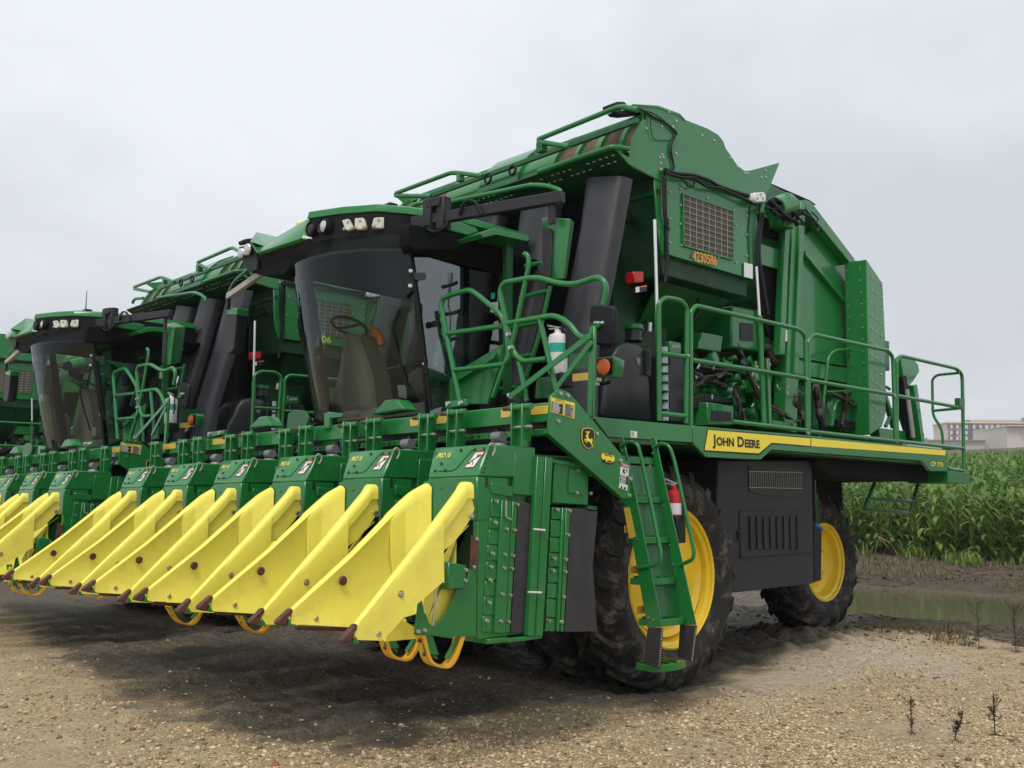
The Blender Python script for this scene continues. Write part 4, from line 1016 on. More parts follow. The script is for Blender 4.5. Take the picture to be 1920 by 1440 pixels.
# ---------------- landing with guard rails in front of the cab door
MB().box((-1.85, 1.02, 2.03), (-.52, 2.3, 2.09)).build('landing', DGREEN, root, .005)
LY = 1.08
rail([PY(LY, '862,752 827,575 829,560 845,553 880,543 892,550 938,588 949,612 955,672 946,683 850,694'), PY(LY, '836,626 939,611')])
rail([PY(LY, '1131,572 1137,545 1134,528 1120,519 1080,533 1050,532 1004,519 945,530 937,545 950,610 962,660 979,678 1025,673'), PY(LY, '946,607 1040,591 1065,604 1085,630 1096,634')])
rail([PY(LY, '1012,598 1042,728'), PY(LY, '973,678 988,752'), PY(LY, '983,476 990,478 992,495 962,640 924,745')], 'guard_post', .02)
mb = MB().bar(*PY(LY - .05, '956,744 1108,628'), .045, .012, up=(0, 1, 0)).bar(*PY(LY - .05, '1040,732 1110,640'), .04, .012, up=(0, 1, 0))
mb.build('diagonal_brace', GREEN, root, .002)
MB().bar(*PY(LY - .02, '1112,612 1108,782'), .05, .03, up=(0, 1, 0)).build('mirror_post', GREEN, root, .004)
MB().bar(*PY(LY, '1088,778 1110,782'), .05, .03).build('brace_foot', GREEN, root)
MB().bolts(PY(LY - .03, '955,627 959,652 957,741 962,745'), NY, .02, .025).build('rail_bolts', STEEL, root, kind='stuff')
MB().prism(PY(LY + .1, '1006,708 1036,706 1040,745 1002,748'), (0, .02, 0)).build('gusset', DGREEN, root, .003)
# ladder to the basket, behind
rail([PY(1.75, '1032,536 1008,640 972,750'), PY(1.75, '985,499 1017,492'), PY(1.75, '975,558 1025,546'), PY(1.75, '960,614 1010,605'), PY(1.75, '952,672 998,665'), PY(1.75, '927,731 970,726')], 'access_ladder', .02)
MB().prism(PY(1.3, '838,718 850,700 941,645 937,680 914,758 842,758'), (0, .03, 0)).build('fender_sheet', GREEN, root, .006)
MB().prism(PY(1.28, '850,712 935,662 932,672 852,722'), (0, -.03, 0)).build('fender_rib', GREEN, root, .004)
MB().prism(PX(-1.6, '950,450 962,450 960,740 950,740'), (-.05, 0, 0)).build('corner_post', DGREEN, root)
# round-cornered mirror and amber lamp
mr = MB().prism(PY(1.30, '1105,575 1110,571 1146,573 1152,578 1148,640 1143,648 1106,645 1101,639'), (0, .05, 0)).build('mirror_shell', BLACK, root, .015)
MB().bolts(PY(1.295, '1123,605 1117,605 1130,605'), NY, .014, .012).build('mirror_bolts', CHROME, mr, kind='stuff')
MB().prism(PY(1.28, '1108,606 1124,606 1124,612 1114,618 1108,618'), (0, .03, 0)).build('mirror_bracket', GREEN, root)
lb = MB().prism(PY(1.5, '1119,670 1149,668 1156,674 1152,704 1148,708 1119,706'), (0, .10, 0)).build('lamp_housing', GREEN, root, .006)
MB().prism(PY(1.495, '1119,672 1147,671 1147,704 1120,704'), (0, .02, 0)).build('lamp_surround', INK, lb)
c = PY(1.48, '1133,688')[0]; MB().cyl(c, c + V(0, -.025, 0), .062, .055, 20).build('amber_lamp', ORANGE, lb, .004)
mb = MB().tube(PY(1.5, '1122,716 1130,720 1145,716'), .014, 6); mb.build('lamp_wiring', BLACK, root)
MB().bolts(PY(1.45, '1120,720 1124,712'), NY, .02, .02).build('lamp_clamp', STEEL, root, kind='stuff')

# ---------------- cab
cb = MB().box((-3.45, 1.15, 2.0), (-1.95, 2.3, 2.32)).build('cab', DARK, root, .02)
def curve_ring(z, yo, hw, bulge, n=16, xc=-2.72, inset=0):
    return [V(xc + (u := (-1 + 2 * i / n)) * hw, yo - bulge * (1 - abs(u) ** 2.4), z) for i in range(n + 1)]
gr = [curve_ring(2.28, 1.10, .79, .42), curve_ring(2.7, 1.03, .81, .45), curve_ring(3.2, .93, .82, .46), curve_ring(3.66, .83, .82, .44)]
MB().loft(gr, caps=False, closed=False).build('windscreen', GLASS, cb, smooth=80)
MB().add(PX(-1.91, '766,466 938,472 950,640 946,790 806,775'), [(0, 1, 2, 3, 4)]).build('door_glass', DGLASS, cb)
MB().add([V(-3.53, .85, 3.66), V(-3.53, 2.1, 3.66), V(-3.5, 2.1, 2.3), V(-3.5, 1.1, 2.3)], [(0, 1, 2, 3)]).build('side_glass', GLASS, cb)
# pillars
pr_ = MB().loft([[p + V(.0, 0, 0), p + V(.03, .01, 0), p + V(.03, .06, 0), p + V(-.03, .08, 0)] for p in (V(-1.955, 1.08, 2.2), V(-1.94, 1.01, 2.7), V(-1.93, .91, 3.2), V(-1.93, .81, 3.70))]).build('pillar', BLACK, cb, .006)
MB().loft([[p + V(.0, 0, 0), p + V(-.05, .02, 0), p + V(-.05, .10, 0), p + V(.03, .10, 0)] for p in (V(-3.51, 1.10, 2.2), V(-3.53, 1.03, 2.7), V(-3.54, .93, 3.2), V(-3.54, .83, 3.70))]).build('pillar', BLACK, cb, .006)
MB().prism(PX(-1.90, '936,470 948,476 955,640 950,790 940,790'), (-.06, 0, 0)).build('pillar', BLACK, cb)
MB().box((-3.5, 2.15, 2.3), (-3.3, 2.25, 3.7)).build('pillar', BLACK, cb)
MB().box((-2.9, 2.18, 2.3), (-1.95, 2.22, 3.0)).build('rear_wall', DARK, cb)
# door and wiper details
MB().tube(PX(-1.85, '762,553 771,545 776,530 771,500'), .014, 6, .05).build('door_stay', BLACK, cb)
mb = MB().tube([V(-1.95, .78, 3.15), V(-2.02, .75, 3.0), V(-2.0, .82, 2.75), V(-1.97, .9, 2.5)], .014, 6, .05)
mb.build('wiper', BLACK, cb)
MB().tube(PX(-1.83, '778,540 788,620 800,700 808,770'), .016, 6, .05).build('door_edge_rod', BLACK, cb)
mb = MB().tube([V(-3.3, .70, 3.62), V(-3.52, .80, 3.3), V(-3.56, .95, 2.8), V(-3.5, 1.02, 2.4)], .02, 6, .1); mb.tube([V(-3.3, .70, 3.62), V(-3.45, .74, 3.2), V(-3.48, .9, 2.8)], .014, 6, .1)
mb.build('wiper', BLACK, cb)
MB().prism(PX(-1.86, '775,511 796,511 799,515 799,522 796,525 775,524'), (-.02, 0, 0)).build('door_hinge', mat('hinge_grey', (0.06, 0.065, 0.065), .4), cb)
MB().bolts(PX(-1.84, '769,536 796,682 770,508'), NX, .018, .012).build('hinge_pins', CHROME, cb, kind='stuff')
c = PX(-1.89, '812,608')[0]
MB().cyl(c, c + V(.03, 0, 0), .028, n=12).build('door_lock', BLACK, cb)
MB().prism(PX(-1.92, '802,600 822,600 822,614 802,614'), (.004, 0, 0)).build('lock_plate', LTGREY, cb)
MB().prism(PX(-1.88, '920,567 934,566 935,588 920,585'), (-.003, 0, 0)).build('white_sticker', WHITE, cb)
MB().prism(PX(-1.875, '921,549 928,549 928,560 921,561'), (-.003, 0, 0)).build('teal_sticker', TEAL, cb)
# cab interior
c = PY(1.35, '655,612')[0]
sw = MB()
sw.tube([c + V(.20 * math.cos(a), .16 * math.sin(a), -.07 * math.sin(a)) for a in [2 * math.pi * k / 20 for k in range(21)]], .016, 7, 0)
sw.bar(c + V(-.19, 0, 0), c + V(.19, 0, 0), .04, .02)
sw.build('steering_wheel', BLACK, cb)
pc = PY(1.30, '643,625 668,625 676,650 694,700 706,790 610,790 622,740 634,690')
MB().prism(pc, (0, .25, 0)).build('steering_column', SHROUD, cb, .03)
MB().box((-3.4, 1.15, 2.3), (-2.0, 1.35, 2.42)).build('foot_well', SHROUD, cb, .03)
MB().loft([[V(-2.55, 1.75, 2.75), V(-2.1, 1.75, 2.75), V(-2.1, 1.9, 2.75), V(-2.55, 1.9, 2.75)], [V(-2.5, 1.88, 3.35), V(-2.15, 1.88, 3.35), V(-2.15, 2.0, 3.35), V(-2.5, 2.0, 3.35)]]).box((-2.6, 1.35, 2.6), (-2.05, 1.85, 2.76)).build('operator_seat', SEATM, cb, .05)
MB().box((-2.05, 1.3, 2.72), (-1.96, 1.9, 2.86)).box((-2.25, 1.15, 2.5), (-1.98, 1.4, 2.72)).build('armrest', SEATM, cb, .03)
MB().tube(PY(1.5, '695,618 705,620 714,632 716,648'), .035, 8, .05).build('orange_strap', ORANGE, cb)
MB().box((-2.3, 1.4, 3.15), (-2.1, 1.44, 3.32)).build('monitor', BLACK, cb, .01)
MB().prism(PY(1.15, '585,690 600,700 612,790 590,790'), (0, .1, 0)).build('side_console', SHROUD, cb, .02)
MB().prism(PY(1.7, '715,690 775,680 790,790 712,790'), (0, .2, 0)).build('console', BLACK, cb, .02)
MB().tube([V(-2.1, 1.2, 2.9), V(-2.12, 1.25, 3.15), V(-2.1, 1.3, 3.3)], .012, 6).build('monitor_stalk', BLACK, cb)
MB().prism(PY(1.05, '745,722 762,722 762,748 748,744'), (0, .004, 0)).build('inside_sticker', LTGREY, cb)
# roof
capo = [V(-2.74, .36, 4.0), V(-2.41, .49, 4.0), V(-2.14, .66, 4.0), V(-2.02, .90, 4.0), V(-1.88, 1.3, 4.0), V(-1.88, 2.25, 4.0), V(-3.35, 2.25, 4.0), V(-3.15, 1.0, 4.0)]
ctr = V(-2.6, 1.4, 0)
def sc(ps, f, z): return [V(ctr.x + (p.x - ctr.x) * f, ctr.y + (p.y - ctr.y) * f, z) for p in ps]
roof = MB().loft([sc(capo, 1, 4.0), sc(capo, .985, 4.065), sc(capo, .90, 4.09), sc(capo, .3, 4.10)]).build('cab_roof', GREEN, root, .006, smooth=30)
bez = MB().loft([sc(capo, .94, 3.78), sc(capo, .985, 3.998)]).build('light_bezel', BLACK, roof, .006)
# black under-roof shell that narrows to the glass
under = [V(-3.72, .42, 3.86), V(-2.85, .40, 3.86), V(-2.74, .42, 3.82), V(-2.41, .53, 3.80), V(-2.10, .70, 3.80), V(-1.86, 1.0, 3.80), V(-1.72, 1.5, 3.78), V(-1.72, 2.25, 3.78), V(-3.72, 2.25, 3.84)]
low = [V(-3.60, .62, 3.70), V(-2.95, .44, 3.66), V(-2.74, .42, 3.64), V(-2.41, .46, 3.64), V(-2.12, .62, 3.64), V(-1.90, .86, 3.64), V(-1.86, 1.5, 3.62), V(-1.88, 2.2, 3.62), V(-3.56, 2.2, 3.66)]
MB().loft([low, under]).build('roof_underside', DARK, roof, .01)
# left brim and lamp pod
l0, l1 = PY(.38, '481,474 566,446'); u0, u1 = PY(.55, '504,453 575,411')
MB().loft([[l0, l1, u1, u0], [l0 + V(.02, .03, -.02), l1 + V(.02, .03, -.02), u1 + V(0, 1.6, 0), u0 + V(0, 1.6, 0)]]).build('brim', GREEN, roof, .004)
e0 = PY(.40, '469,453')[0]; d0 = PY(.75, '481,435')[0]; c0_ = PY(.85, '520,446')[0]
MB().add([l0, u0, c0_, d0, e0, c0_ + V(0, .8, 0), d0 + V(0, .8, 0), e0 + V(-.1, .9, -.05)], [(0, 1, 2, 3), (0, 3, 4), (2, 5, 6, 3), (3, 6, 7, 4)]).build('lamp_pod_cover', GREEN, roof, smooth=10)
pod = MB().prism(PY(.47, '469,454 480,472 483,490 482,506 471,512 459,502 452,488 448,478 450,464'), (0, .35, 0)).build('lamp_pod', BLACK, roof, .01)
MB().prism(PY(.50, '481,475 566,447 600,452 590,470 545,500 534,516 500,519 471,511 480,492'), (0, .30, 0)).build('roof_underside', DARK, roof, .02)
for s, r_ in (('452,475', .055), ('464,468', .062)):
    c = PY(.44, s)[0]; MB().ball(c, r_, 12, (1, .5, 1)).build('round_lamp', LAMP, pod)
for s, r_, yy in (('580,429', .058, .37), ('603,423', .060, .40)):
    c = PY(yy, s)[0]; c = c + V(0, .03, 0)
    lp = MB().ball(c, r_, 14, (1, .6, 1)).build('round_lamp', LAMP if s[0] == '6' else PANELG, bez)
    MB().lathe(c + V(0, .0, 0), [(-.02, r_ * 1.0), (-.03, r_ * 1.12), (.03, r_ * 1.15)], 16, axis=1).build('lamp_ring', BLACK, lp)
for s, e0_, e1_ in (('641,413 653,410 662,425 661,429 650,432 647,429', 1, 2), ('665,409 681,408 686,424 684,429 668,430 665,425', 1, 2), ('702,408 720,407 720,425 718,428 701,427 698,422', 2, 3)):
    dd = (capo[e1_] - capo[e0_]).normalized(); nn = V(dd.y, -dd.x, 0)
    pts = PP(capo[e0_] + nn * .02, nn, s); cc = sum(pts, V(0, 0, 0)) / 6
    lp = MB().prism(pts, -nn * .05).build('led_lamp', CREAM, bez, .004)
    MB().bolts([cc - dd * .035 + V(0, 0, -.025), cc + dd * .035 + V(0, 0, -.025), cc + V(0, 0, .032)], nn, .016, .006).build('led_lens', LTGREY, lp)
MB().prism(PX(-1.72, '800,420 855,414 892,426 898,434 878,441 860,436'), (-.14, 0, 0)).build('roof_wing', GREEN, roof, .006)
MB().prism(PX(-1.74, '764,418 800,425 860,439 880,444 900,447 944,466 942,474 860,470 775,468 765,460'), (-.12, 0, 0)).build('roof_underside', DARK, roof, .01)
MB().prism(PX(-1.70, '896,434 904,440 947,459 947,465 902,449'), (-.2, 0, 0)).build('roof_wing', GREEN, roof, .004)
MB().prism(PX(-1.45, '900,438 927,427 992,441 991,453 930,440 906,446'), (-.45, 0, 0)).build('shelf_plate', GREEN, root, .004)
q = PY(.8, '563,424')[0]; MB().cyl(q + V(0, 0, -.06), q + V(0, 0, .03), .05, .045, 12).build('beacon', YDEC, roof, .005)
q = PZ(4.12, '727,383')[0]; MB().box((q.x - .07, q.y - .03, 4.08), (q.x + .07, q.y + .06, 4.12)).build('antenna_base', BLACK, roof, .005)
# mirror arm over the door and square mirror housing
A = PX(-1.95, '774,418')[0]; Bp = PY(1.25, '1056,369')[0]
MB().bar(A, Bp, .07, .09).build('mirror_arm', PANELG, root, .006)
t_ = lambda t: A * (1 - t) + Bp * t
MB().bar(t_(.13) + V(0, 0, -.10), t_(.13) + V(0, 0, .17), .10, .10).bar(t_(.22) + V(0, 0, -.10), t_(.22) + V(0, 0, .17), .09, .10).bar(t_(.13) + V(0, .0, .13), t_(.22) + V(0, 0, .13), .12, .08).build('arm_clamp', PANELG, root, .006)
MB().tube([t_(.36) + V(0, -.05, -.02), t_(.40) + V(0, -.06, .09), t_(.47) + V(0, -.06, .08), t_(.52) + V(0, -.05, -.05)], .012, 6, .06).tube([t_(.1) + V(0, -.06, -.06), t_(.2) + V(0, -.06, -.14), t_(.27) + V(0, -.05, -.10), t_(.26), ], .012, 6, .06).build('arm_cable', BLACK, root)
MB().bar(t_(.93), t_(.93) + V(0, 0, -.20), .03, .05).build('mirror_hanger', PANELG, root)
hs = MB().loft([PY(1.28, '1017,408 1070,410 1057,523 1033,524 1036,431 1017,426'), PY(1.50, '1021,408 1077,416 1062,522 1036,524 1040,431 1021,426')]).build('mirror_housing', GREEN, root, .006)
MB().prism(PY(1.265, '1016,428 1035,432 1032,522 1016,516'), (0, .15, 0)).build('mirror_side', PANELG, hs, .004)
# far-side mirror on its arm, left of the cab
a = PY(.6, '492,512')[0]; b = PY(.6, '428,556')[0]
MB().bar(a, b, .05, .06).bar(a, a + V(0, 0, .14), .04, .04).build('far_mirror_arm', LTGREY, root, .004)
mb = MB().tube(PY(.62, '425,560 430,548 450,540 480,525'), .010, 6, .05); mb.tube(PY(.62, '424,560 436,530 470,500'), .012, 6, .1); mb.build('arm_cable', GREEN, root)
MB().bar(b, b + V(0, 0, -.13), .03, .05).build('mirror_hanger', BLACK, root)
fm_ = MB().prism(PY(.62, '425,577 444,577 444,590 438,655 430,663 418,659 421,600'), (0, .12, 0)).build('far_mirror', PANELG, root, .006)
MB().prism(PY(.61, '425,577 444,577 444,590 424,590'), (0, .13, 0)).build('mirror_cap', GREEN, fm_, .004)

# ================================================================== separate things hung on the machine
def extinguisher(name, base, h, r, body, label, band, group=None):
    e = empty(name, base); tag(e, label, 'fire extinguisher', group)
    MB().lathe(base, [(0, .001), (0, r * .9), (.015, r), (h * .72, r), (h * .78, r * .85), (h * .82, r * .35), (h * .88, r * .3), (h * .88, .001)], 20, axis=2).build('cylinder', body, e)
    MB().lathe(base, [(h * .42, r * 1.01), (h * .60, r * 1.01)], 16, axis=2, a0=-2.6, a1=.6).build('label_band', band, e)
    MB().box(tuple(base + V(-.015, -.02, h * .88)), tuple(base + V(.015, .02, h * .94))).bar(base + V(0, 0, h * .93), base + V(-r * 1.4, -.0, h * 1.0), .02, .012).bar(base + V(0, 0, h * .90), base + V(-r * 1.2, 0, h * .93), .02, .01).build('valve_handle', LTGREY, e)
    MB().tube([base + V(.02, 0, h * .9), base + V(r * 1.2, 0, h * .85), base + V(r * 1.25, 0, h * .4), base + V(r * 1.1, 0, h * .3)], .009, 6, .05).build('hose', BLACK, e)
    return e
zz = PX(-.45, '1266,1018')[0]
extinguisher('fire_extinguisher', zz + V(0, 0, .02), .50, .065, RED, 'red fire extinguisher in a black bracket behind the side ladder', WHITE)
MB().prism([zz + V(.075, -.07, .0), zz + V(.075, .05, .0), zz + V(.075, .05, .22), zz + V(.075, -.07, .22)], (-.13, 0, 0)).build('extinguisher_bracket', BLACK, root, .01)
zz = PY(1.40, '1046,712')[0]
we = extinguisher('fire_extinguisher', zz + V(0, 0, .04), .40, .075, WPAINT, 'white extinguisher with teal label beside the nearest cab, behind the diagonal brace', TEAL)
MB().box(tuple(zz + V(-.08, -.05, -.06)), tuple(zz + V(.08, .09, .05))).build('extinguisher_bracket', BLACK, root, .01)

# ================================================================== the neighbours
bpy.context.view_layer.update()
r2 = copy_tree(root); r2.location = root.location + V(-6.50, -.12, 0)
r3 = copy_tree(root); r3.location = root.location + V(-17.3, -1.0, 0)
r2['label'] = 'second cotton picker, its cab standing to the left of the nearest one'
r3['label'] = 'farthest cotton picker, only its green side and screen show at the left edge'
for rr_ in (r2, r3):
    for c in list(rr_.children):
        if c.name.startswith('number_'): bpy.data.objects.remove(c)
o1, o2 = PX(AX, '1309,490.5 1343,498')
nb = text('number_1206', '1206', o1 + V(-6.50, -.12, 0), o2 - o1, (0, 0, 1), .10, (o2 - o1).length, YGTXT, r2, out=.008, bold=.015)
nb.location = -root.location - V(-6.50, -.12, 0)
ab = PZ(4.12, '727,383')[0] + V(-6.5, -.12, 0)
an_ = MB().cyl(ab, ab + V(0, 0, .26), .008, .004, 6).build('antenna', BLACK, r2)
for o in SC.objects:
    if o.name.startswith('number_'): o.name = 'fleet_number'
we2 = copy_tree(we); we2.location = we.location + V(-6.50, -.12, 0); we2['label'] = 'white extinguisher standing beside the cab of the second picker'
# ================================================================== ground
from mathutils import noise as MN
import numpy as np
def graded(lo, hi, f0, f1, step, g=1.16, mx_=30):
    a = list(np.arange(f0, f1 + 1e-6, step))
    s = step; x = f1
    while x < hi: s = min(s * g, mx_); x += s; a.append(x)
    s = step; x = f0; pre = []
    while x > lo: s = min(s * g, mx_); x -= s; pre.append(x)
    return pre[::-1] + a
def sstep(a, b, x):
    t = min(1, max(0, (x - a) / (b - a))); return t * t * (3 - 2 * t)
mud_shade_poly = [(p.x, p.y) for p in PZ(0, '60,1165 60,1200 330,1340 360,1385 700,1410 960,1345 1080,1345 1260,1318 1400,1290 1430,1235 1600,1215 1640,1175 1560,1140')] + [(-5.5, 12), (-26, 12), (-26, 1)]  # outline of wet mud together with the shadow under the header
def pdist(x, y, poly):
    ins = False; d = 1e9; n = len(poly)
    for i in range(n):
        x1, y1 = poly[i]; x2, y2 = poly[(i + 1) % n]
        if (y1 > y) != (y2 > y) and x < (x2 - x1) * (y - y1) / (y2 - y1) + x1: ins = not ins
        dx, dy = x2 - x1, y2 - y1; t = max(0, min(1, ((x - x1) * dx + (y - y1) * dy) / (dx * dx + dy * dy)))
        d = min(d, math.hypot(x - x1 - dx * t, y - y1 - dy * t))
    return d if ins else -d
def nz3(x, y, s, o=0): return MN.noise(Vector((x * s, y * s, o)))
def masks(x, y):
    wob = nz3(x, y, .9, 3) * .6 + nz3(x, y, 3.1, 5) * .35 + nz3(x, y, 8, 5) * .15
    mud_shade = 0
    if -30 < x < 6 and -4 < y < 15: mud_shade = sstep(-.30, .30, pdist(x, y, mud_shade_poly) + wob)
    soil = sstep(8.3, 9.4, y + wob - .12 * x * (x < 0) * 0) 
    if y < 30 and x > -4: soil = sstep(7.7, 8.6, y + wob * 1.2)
    return mud_shade, soil
siltpoly = [(p.x, p.y) for p in PZ(0, '1440,1228 1560,1204 1720,1208 1800,1240 1790,1275 1640,1262 1500,1300 1400,1320')]
pud = PZ(0, '1395,1129')[0]
def height(x, y):
    h = 0
    if y > 25: h += .069 * (min(y, 620) - 25)
    wob = nz3(x, y, .35, 9) * .9 + nz3(x, y, 1.2, 4) * .25
    cy = 12.9 - .10 * (x + 3); 
    if -16 < x < 30 and 7 < y < 18:
        e = max(0, 1 - abs((y - cy + wob * .7) / 3.3) ** 2) 
        xb = -3.0 - .52 * (y - 9.9) + wob * .3
        h -= .22 * e * sstep(xb - .8, xb + .6, x)
    pd_ = math.hypot(x - pud.x, (y - pud.y)); h -= .09 * max(0, 1 - (pd_ / 1.1) ** 2)
    if y > 15.5: h += .10 * sstep(15.5, 17, y)
    if -30 < x < 12 and -6 < y < 26:
        mud_shade, soil = masks(x, y)
        a = .012 + .040 * mud_shade + .045 * soil
        h += a * (nz3(x, y, 1.6, 1) + .6 * nz3(x, y, 4.5, 2) + .4 * nz3(x, y, 11, 6)) + .5 * a * max(0, nz3(x, y, 7, 8)) 
        h += .007 * nz3(x, y, 13, 17) + .006 * nz3(x, y, 24, 7) * (1 + mud_shade) + .022 * mud_shade * max(0, nz3(x, y, 8.5, 15)) + .012 * mud_shade * nz3(x, y, 16, 16)
        # churned mud in front of the rear wheel
        for (wx, wy, s_, a_) in ((-1.7, 6.7, .9, .09), (-1.7, 6.2, .8, .08), (-.9, 5.9, .6, .05), (-1.0, 7.8, .7, .05)):
            d2 = ((x - wx) ** 2 + (y - wy) ** 2) / s_ ** 2
            if d2 < 6: h += a_ * math.exp(-d2) * (1 + .8 * nz3(x, y, 6, 2))
    return h
xs_ = graded(-500, 500, -7.5, 4.6, .05, 1.12, 28); ys_ = graded(-30, 900, -2.0, 10.0, .05, 1.08, 28)
nx, ny = len(xs_), len(ys_)
vs = []; mm = []; ss = []; sl_ = []
for y in ys_:
    for x in xs_:
        vs.append((x, y, height(x, y)))
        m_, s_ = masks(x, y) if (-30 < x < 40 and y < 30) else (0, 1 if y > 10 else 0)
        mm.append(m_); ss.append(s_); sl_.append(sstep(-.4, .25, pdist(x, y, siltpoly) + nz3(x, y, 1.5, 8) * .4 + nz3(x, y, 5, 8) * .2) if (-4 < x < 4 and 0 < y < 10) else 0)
fs = [(j * nx + i, j * nx + i + 1, (j + 1) * nx + i + 1, (j + 1) * nx + i) for j in range(ny - 1) for i in range(nx - 1)]
me = bpy.data.meshes.new('ground'); me.from_pydata(vs, [], fs)
for nm, dat in (('mud_shade', mm), ('soil', ss), ('silt', sl_)):
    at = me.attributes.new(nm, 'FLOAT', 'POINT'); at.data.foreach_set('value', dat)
me.shade_smooth()
g = bpy.data.objects.new('ground', me); COL.objects.link(g); g['kind'] = 'structure'
gm, t, p = newmat('gravel_mud_shade'); N = t.nodes; K = t.links.new
tcn = N.new('ShaderNodeTexCoord')
def noise_(sc_, det=6, ro=.6, ty='ShaderNodeTexNoise'):
    n = N.new(ty); n.inputs['Scale'].default_value = sc_
    if ty == 'ShaderNodeTexNoise': n.inputs['Detail'].default_value = det; n.inputs['Roughness'].default_value = ro
    K(tcn.outputs['Object'], n.inputs['Vector']); return n
def ramp(src, stops):
    r = N.new('ShaderNodeValToRGB'); e = r.color_ramp.elements
    e[0].position, e[0].color = stops[0][0], tuple(stops[0][1]) + (1,)
    e[1].position, e[1].color = stops[-1][0], tuple(stops[-1][1]) + (1,)
    for ps, c in stops[1:-1]:
        q = e.new(ps); q.color = tuple(c) + (1,)
    K(src, r.inputs['Fac']); return r.outputs['Color']
def mixc(f, a, b, bt='MIX'):
    m = N.new('ShaderNodeMixRGB'); m.blend_type = bt
    if isinstance(f, float): m.inputs['Fac'].default_value = f
    else: K(f, m.inputs['Fac'])
    for s_, i_ in ((a, 'Color1'), (b, 'Color2')):
        if isinstance(s_, tuple): m.inputs[i_].default_value = s_ + (1,)
        else: K(s_, m.inputs[i_])
    return m.outputs['Color']
vo = noise_(38, ty='ShaderNodeTexVoronoi')
vo2 = noise_(85, ty='ShaderNodeTexVoronoi')
sep = N.new('ShaderNodeSeparateColor'); K(vo.outputs['Color'], sep.inputs['Color'])
sep2 = N.new('ShaderNodeSeparateColor'); K(vo2.outputs['Color'], sep2.inputs['Color'])
peb = ramp(sep.outputs['Red'], [(0, (.16, .12, .075)), (.35, (.34, .27, .18)), (.6, (.46, .38, .26)), (.85, (.58, .50, .38)), (1, (.26, .12, .06))])
peb2 = ramp(sep2.outputs['Red'], [(0, (.18, .14, .09)), (.5, (.38, .31, .21)), (1, (.56, .49, .38))])
big = noise_(.55, 5); n2 = noise_(6, 6, .7)
fine = ramp(n2.outputs['Fac'], [(.35, (.31, .255, .175)), (.65, (.52, .445, .325))])
grav = mixc(ramp(noise_(2.2, 5).outputs['Fac'], [(.42, (0, 0, 0)), (.6, (1, 1, 1))]), mixc(.6, peb, peb2), fine)
silt = ramp(noise_(.8, 4).outputs['Fac'], [(.52, (0, 0, 0)), (.75, (.7, .7, .7))])
grav = mixc(silt, grav, mixc(.5, fine, (.40, .37, .30)))
mud_shade_col = mixc(.5, ramp(noise_(7, 8, .75).outputs['Fac'], [(.35, (.045, .034, .023)), (.5, (.12, .096, .068)), (.66, (.29, .24, .17))]), ramp(noise_(34, 6, .8).outputs['Fac'], [(.38, (.035, .027, .018)), (.5, (.11, .09, .064)), (.64, (.32, .27, .20))]))  # wet mud tones, with the header's shadow painted into the same dark area
soilc = ramp(noise_(5, 7, .7).outputs['Fac'], [(.3, (.040, .027, .016)), (.6, (.10, .070, .043)), (.8, (.18, .135, .085))])
am = N.new('ShaderNodeAttribute'); am.attribute_name = 'mud_shade'
as_ = N.new('ShaderNodeAttribute'); as_.attribute_name = 'soil'
at_ = N.new('ShaderNodeAttribute'); at_.attribute_name = 'silt'
grav = mixc(at_.outputs['Fac'], grav, mixc(.35, ramp(noise_(11, 8, .75).outputs['Fac'], [(.35, (.30, .27, .22)), (.6, (.56, .54, .50))]), peb2))
grav = mixc(1.0, grav, (1.24, 1.15, .98), 'MULTIPLY')
c1 = mixc(as_.outputs['Fac'], grav, soilc); c2 = mixc(am.outputs['Fac'], c1, mud_shade_col)
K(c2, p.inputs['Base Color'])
rr = N.new('ShaderNodeMapRange'); rr.inputs['To Min'].default_value = .9; rr.inputs['To Max'].default_value = .62; K(am.outputs['Fac'], rr.inputs['Value']); K(rr.outputs[0], p.inputs['Roughness'])
b1 = N.new('ShaderNodeBump'); b1.inputs['Strength'].default_value = .8; b1.inputs['Distance'].default_value = .012; b1.invert = True; K(vo.outputs['Distance'], b1.inputs['Height'])
b2 = N.new('ShaderNodeBump'); b2.inputs['Strength'].default_value = .9; b2.inputs['Distance'].default_value = .05; K(noise_(18, 8, .75).outputs['Fac'], b2.inputs['Height']); K(b1.outputs['Normal'], b2.inputs['Normal'])
K(b2.outputs['Normal'], p.inputs['Normal'])
me.materials.append(gm)

# puddle water
wm, t, p = newmat('muddy_water'); N = t.nodes; K = t.links.new
p.inputs['Base Color'].default_value = (.14, .125, .08, 1); p.inputs['Roughness'].default_value = .04; p.inputs['IOR'].default_value = 1.33
tcn = N.new('ShaderNodeTexCoord'); n_ = N.new('ShaderNodeTexNoise'); n_.inputs['Scale'].default_value = 5; K(tcn.outputs['Object'], n_.inputs['Vector'])
b_ = N.new('ShaderNodeBump'); b_.inputs['Strength'].default_value = .3; b_.inputs['Distance'].default_value = .01; K(n_.outputs['Fac'], b_.inputs['Height']); K(b_.outputs['Normal'], p.inputs['Normal'])
wob = MB().add([V(-14, 8.5, -.045), V(26, 8.5, -.045), V(26, 17, -.045), V(-14, 17, -.045)], [(0, 1, 2, 3)]).build('puddle_water', wm); wob['kind'] = 'structure'

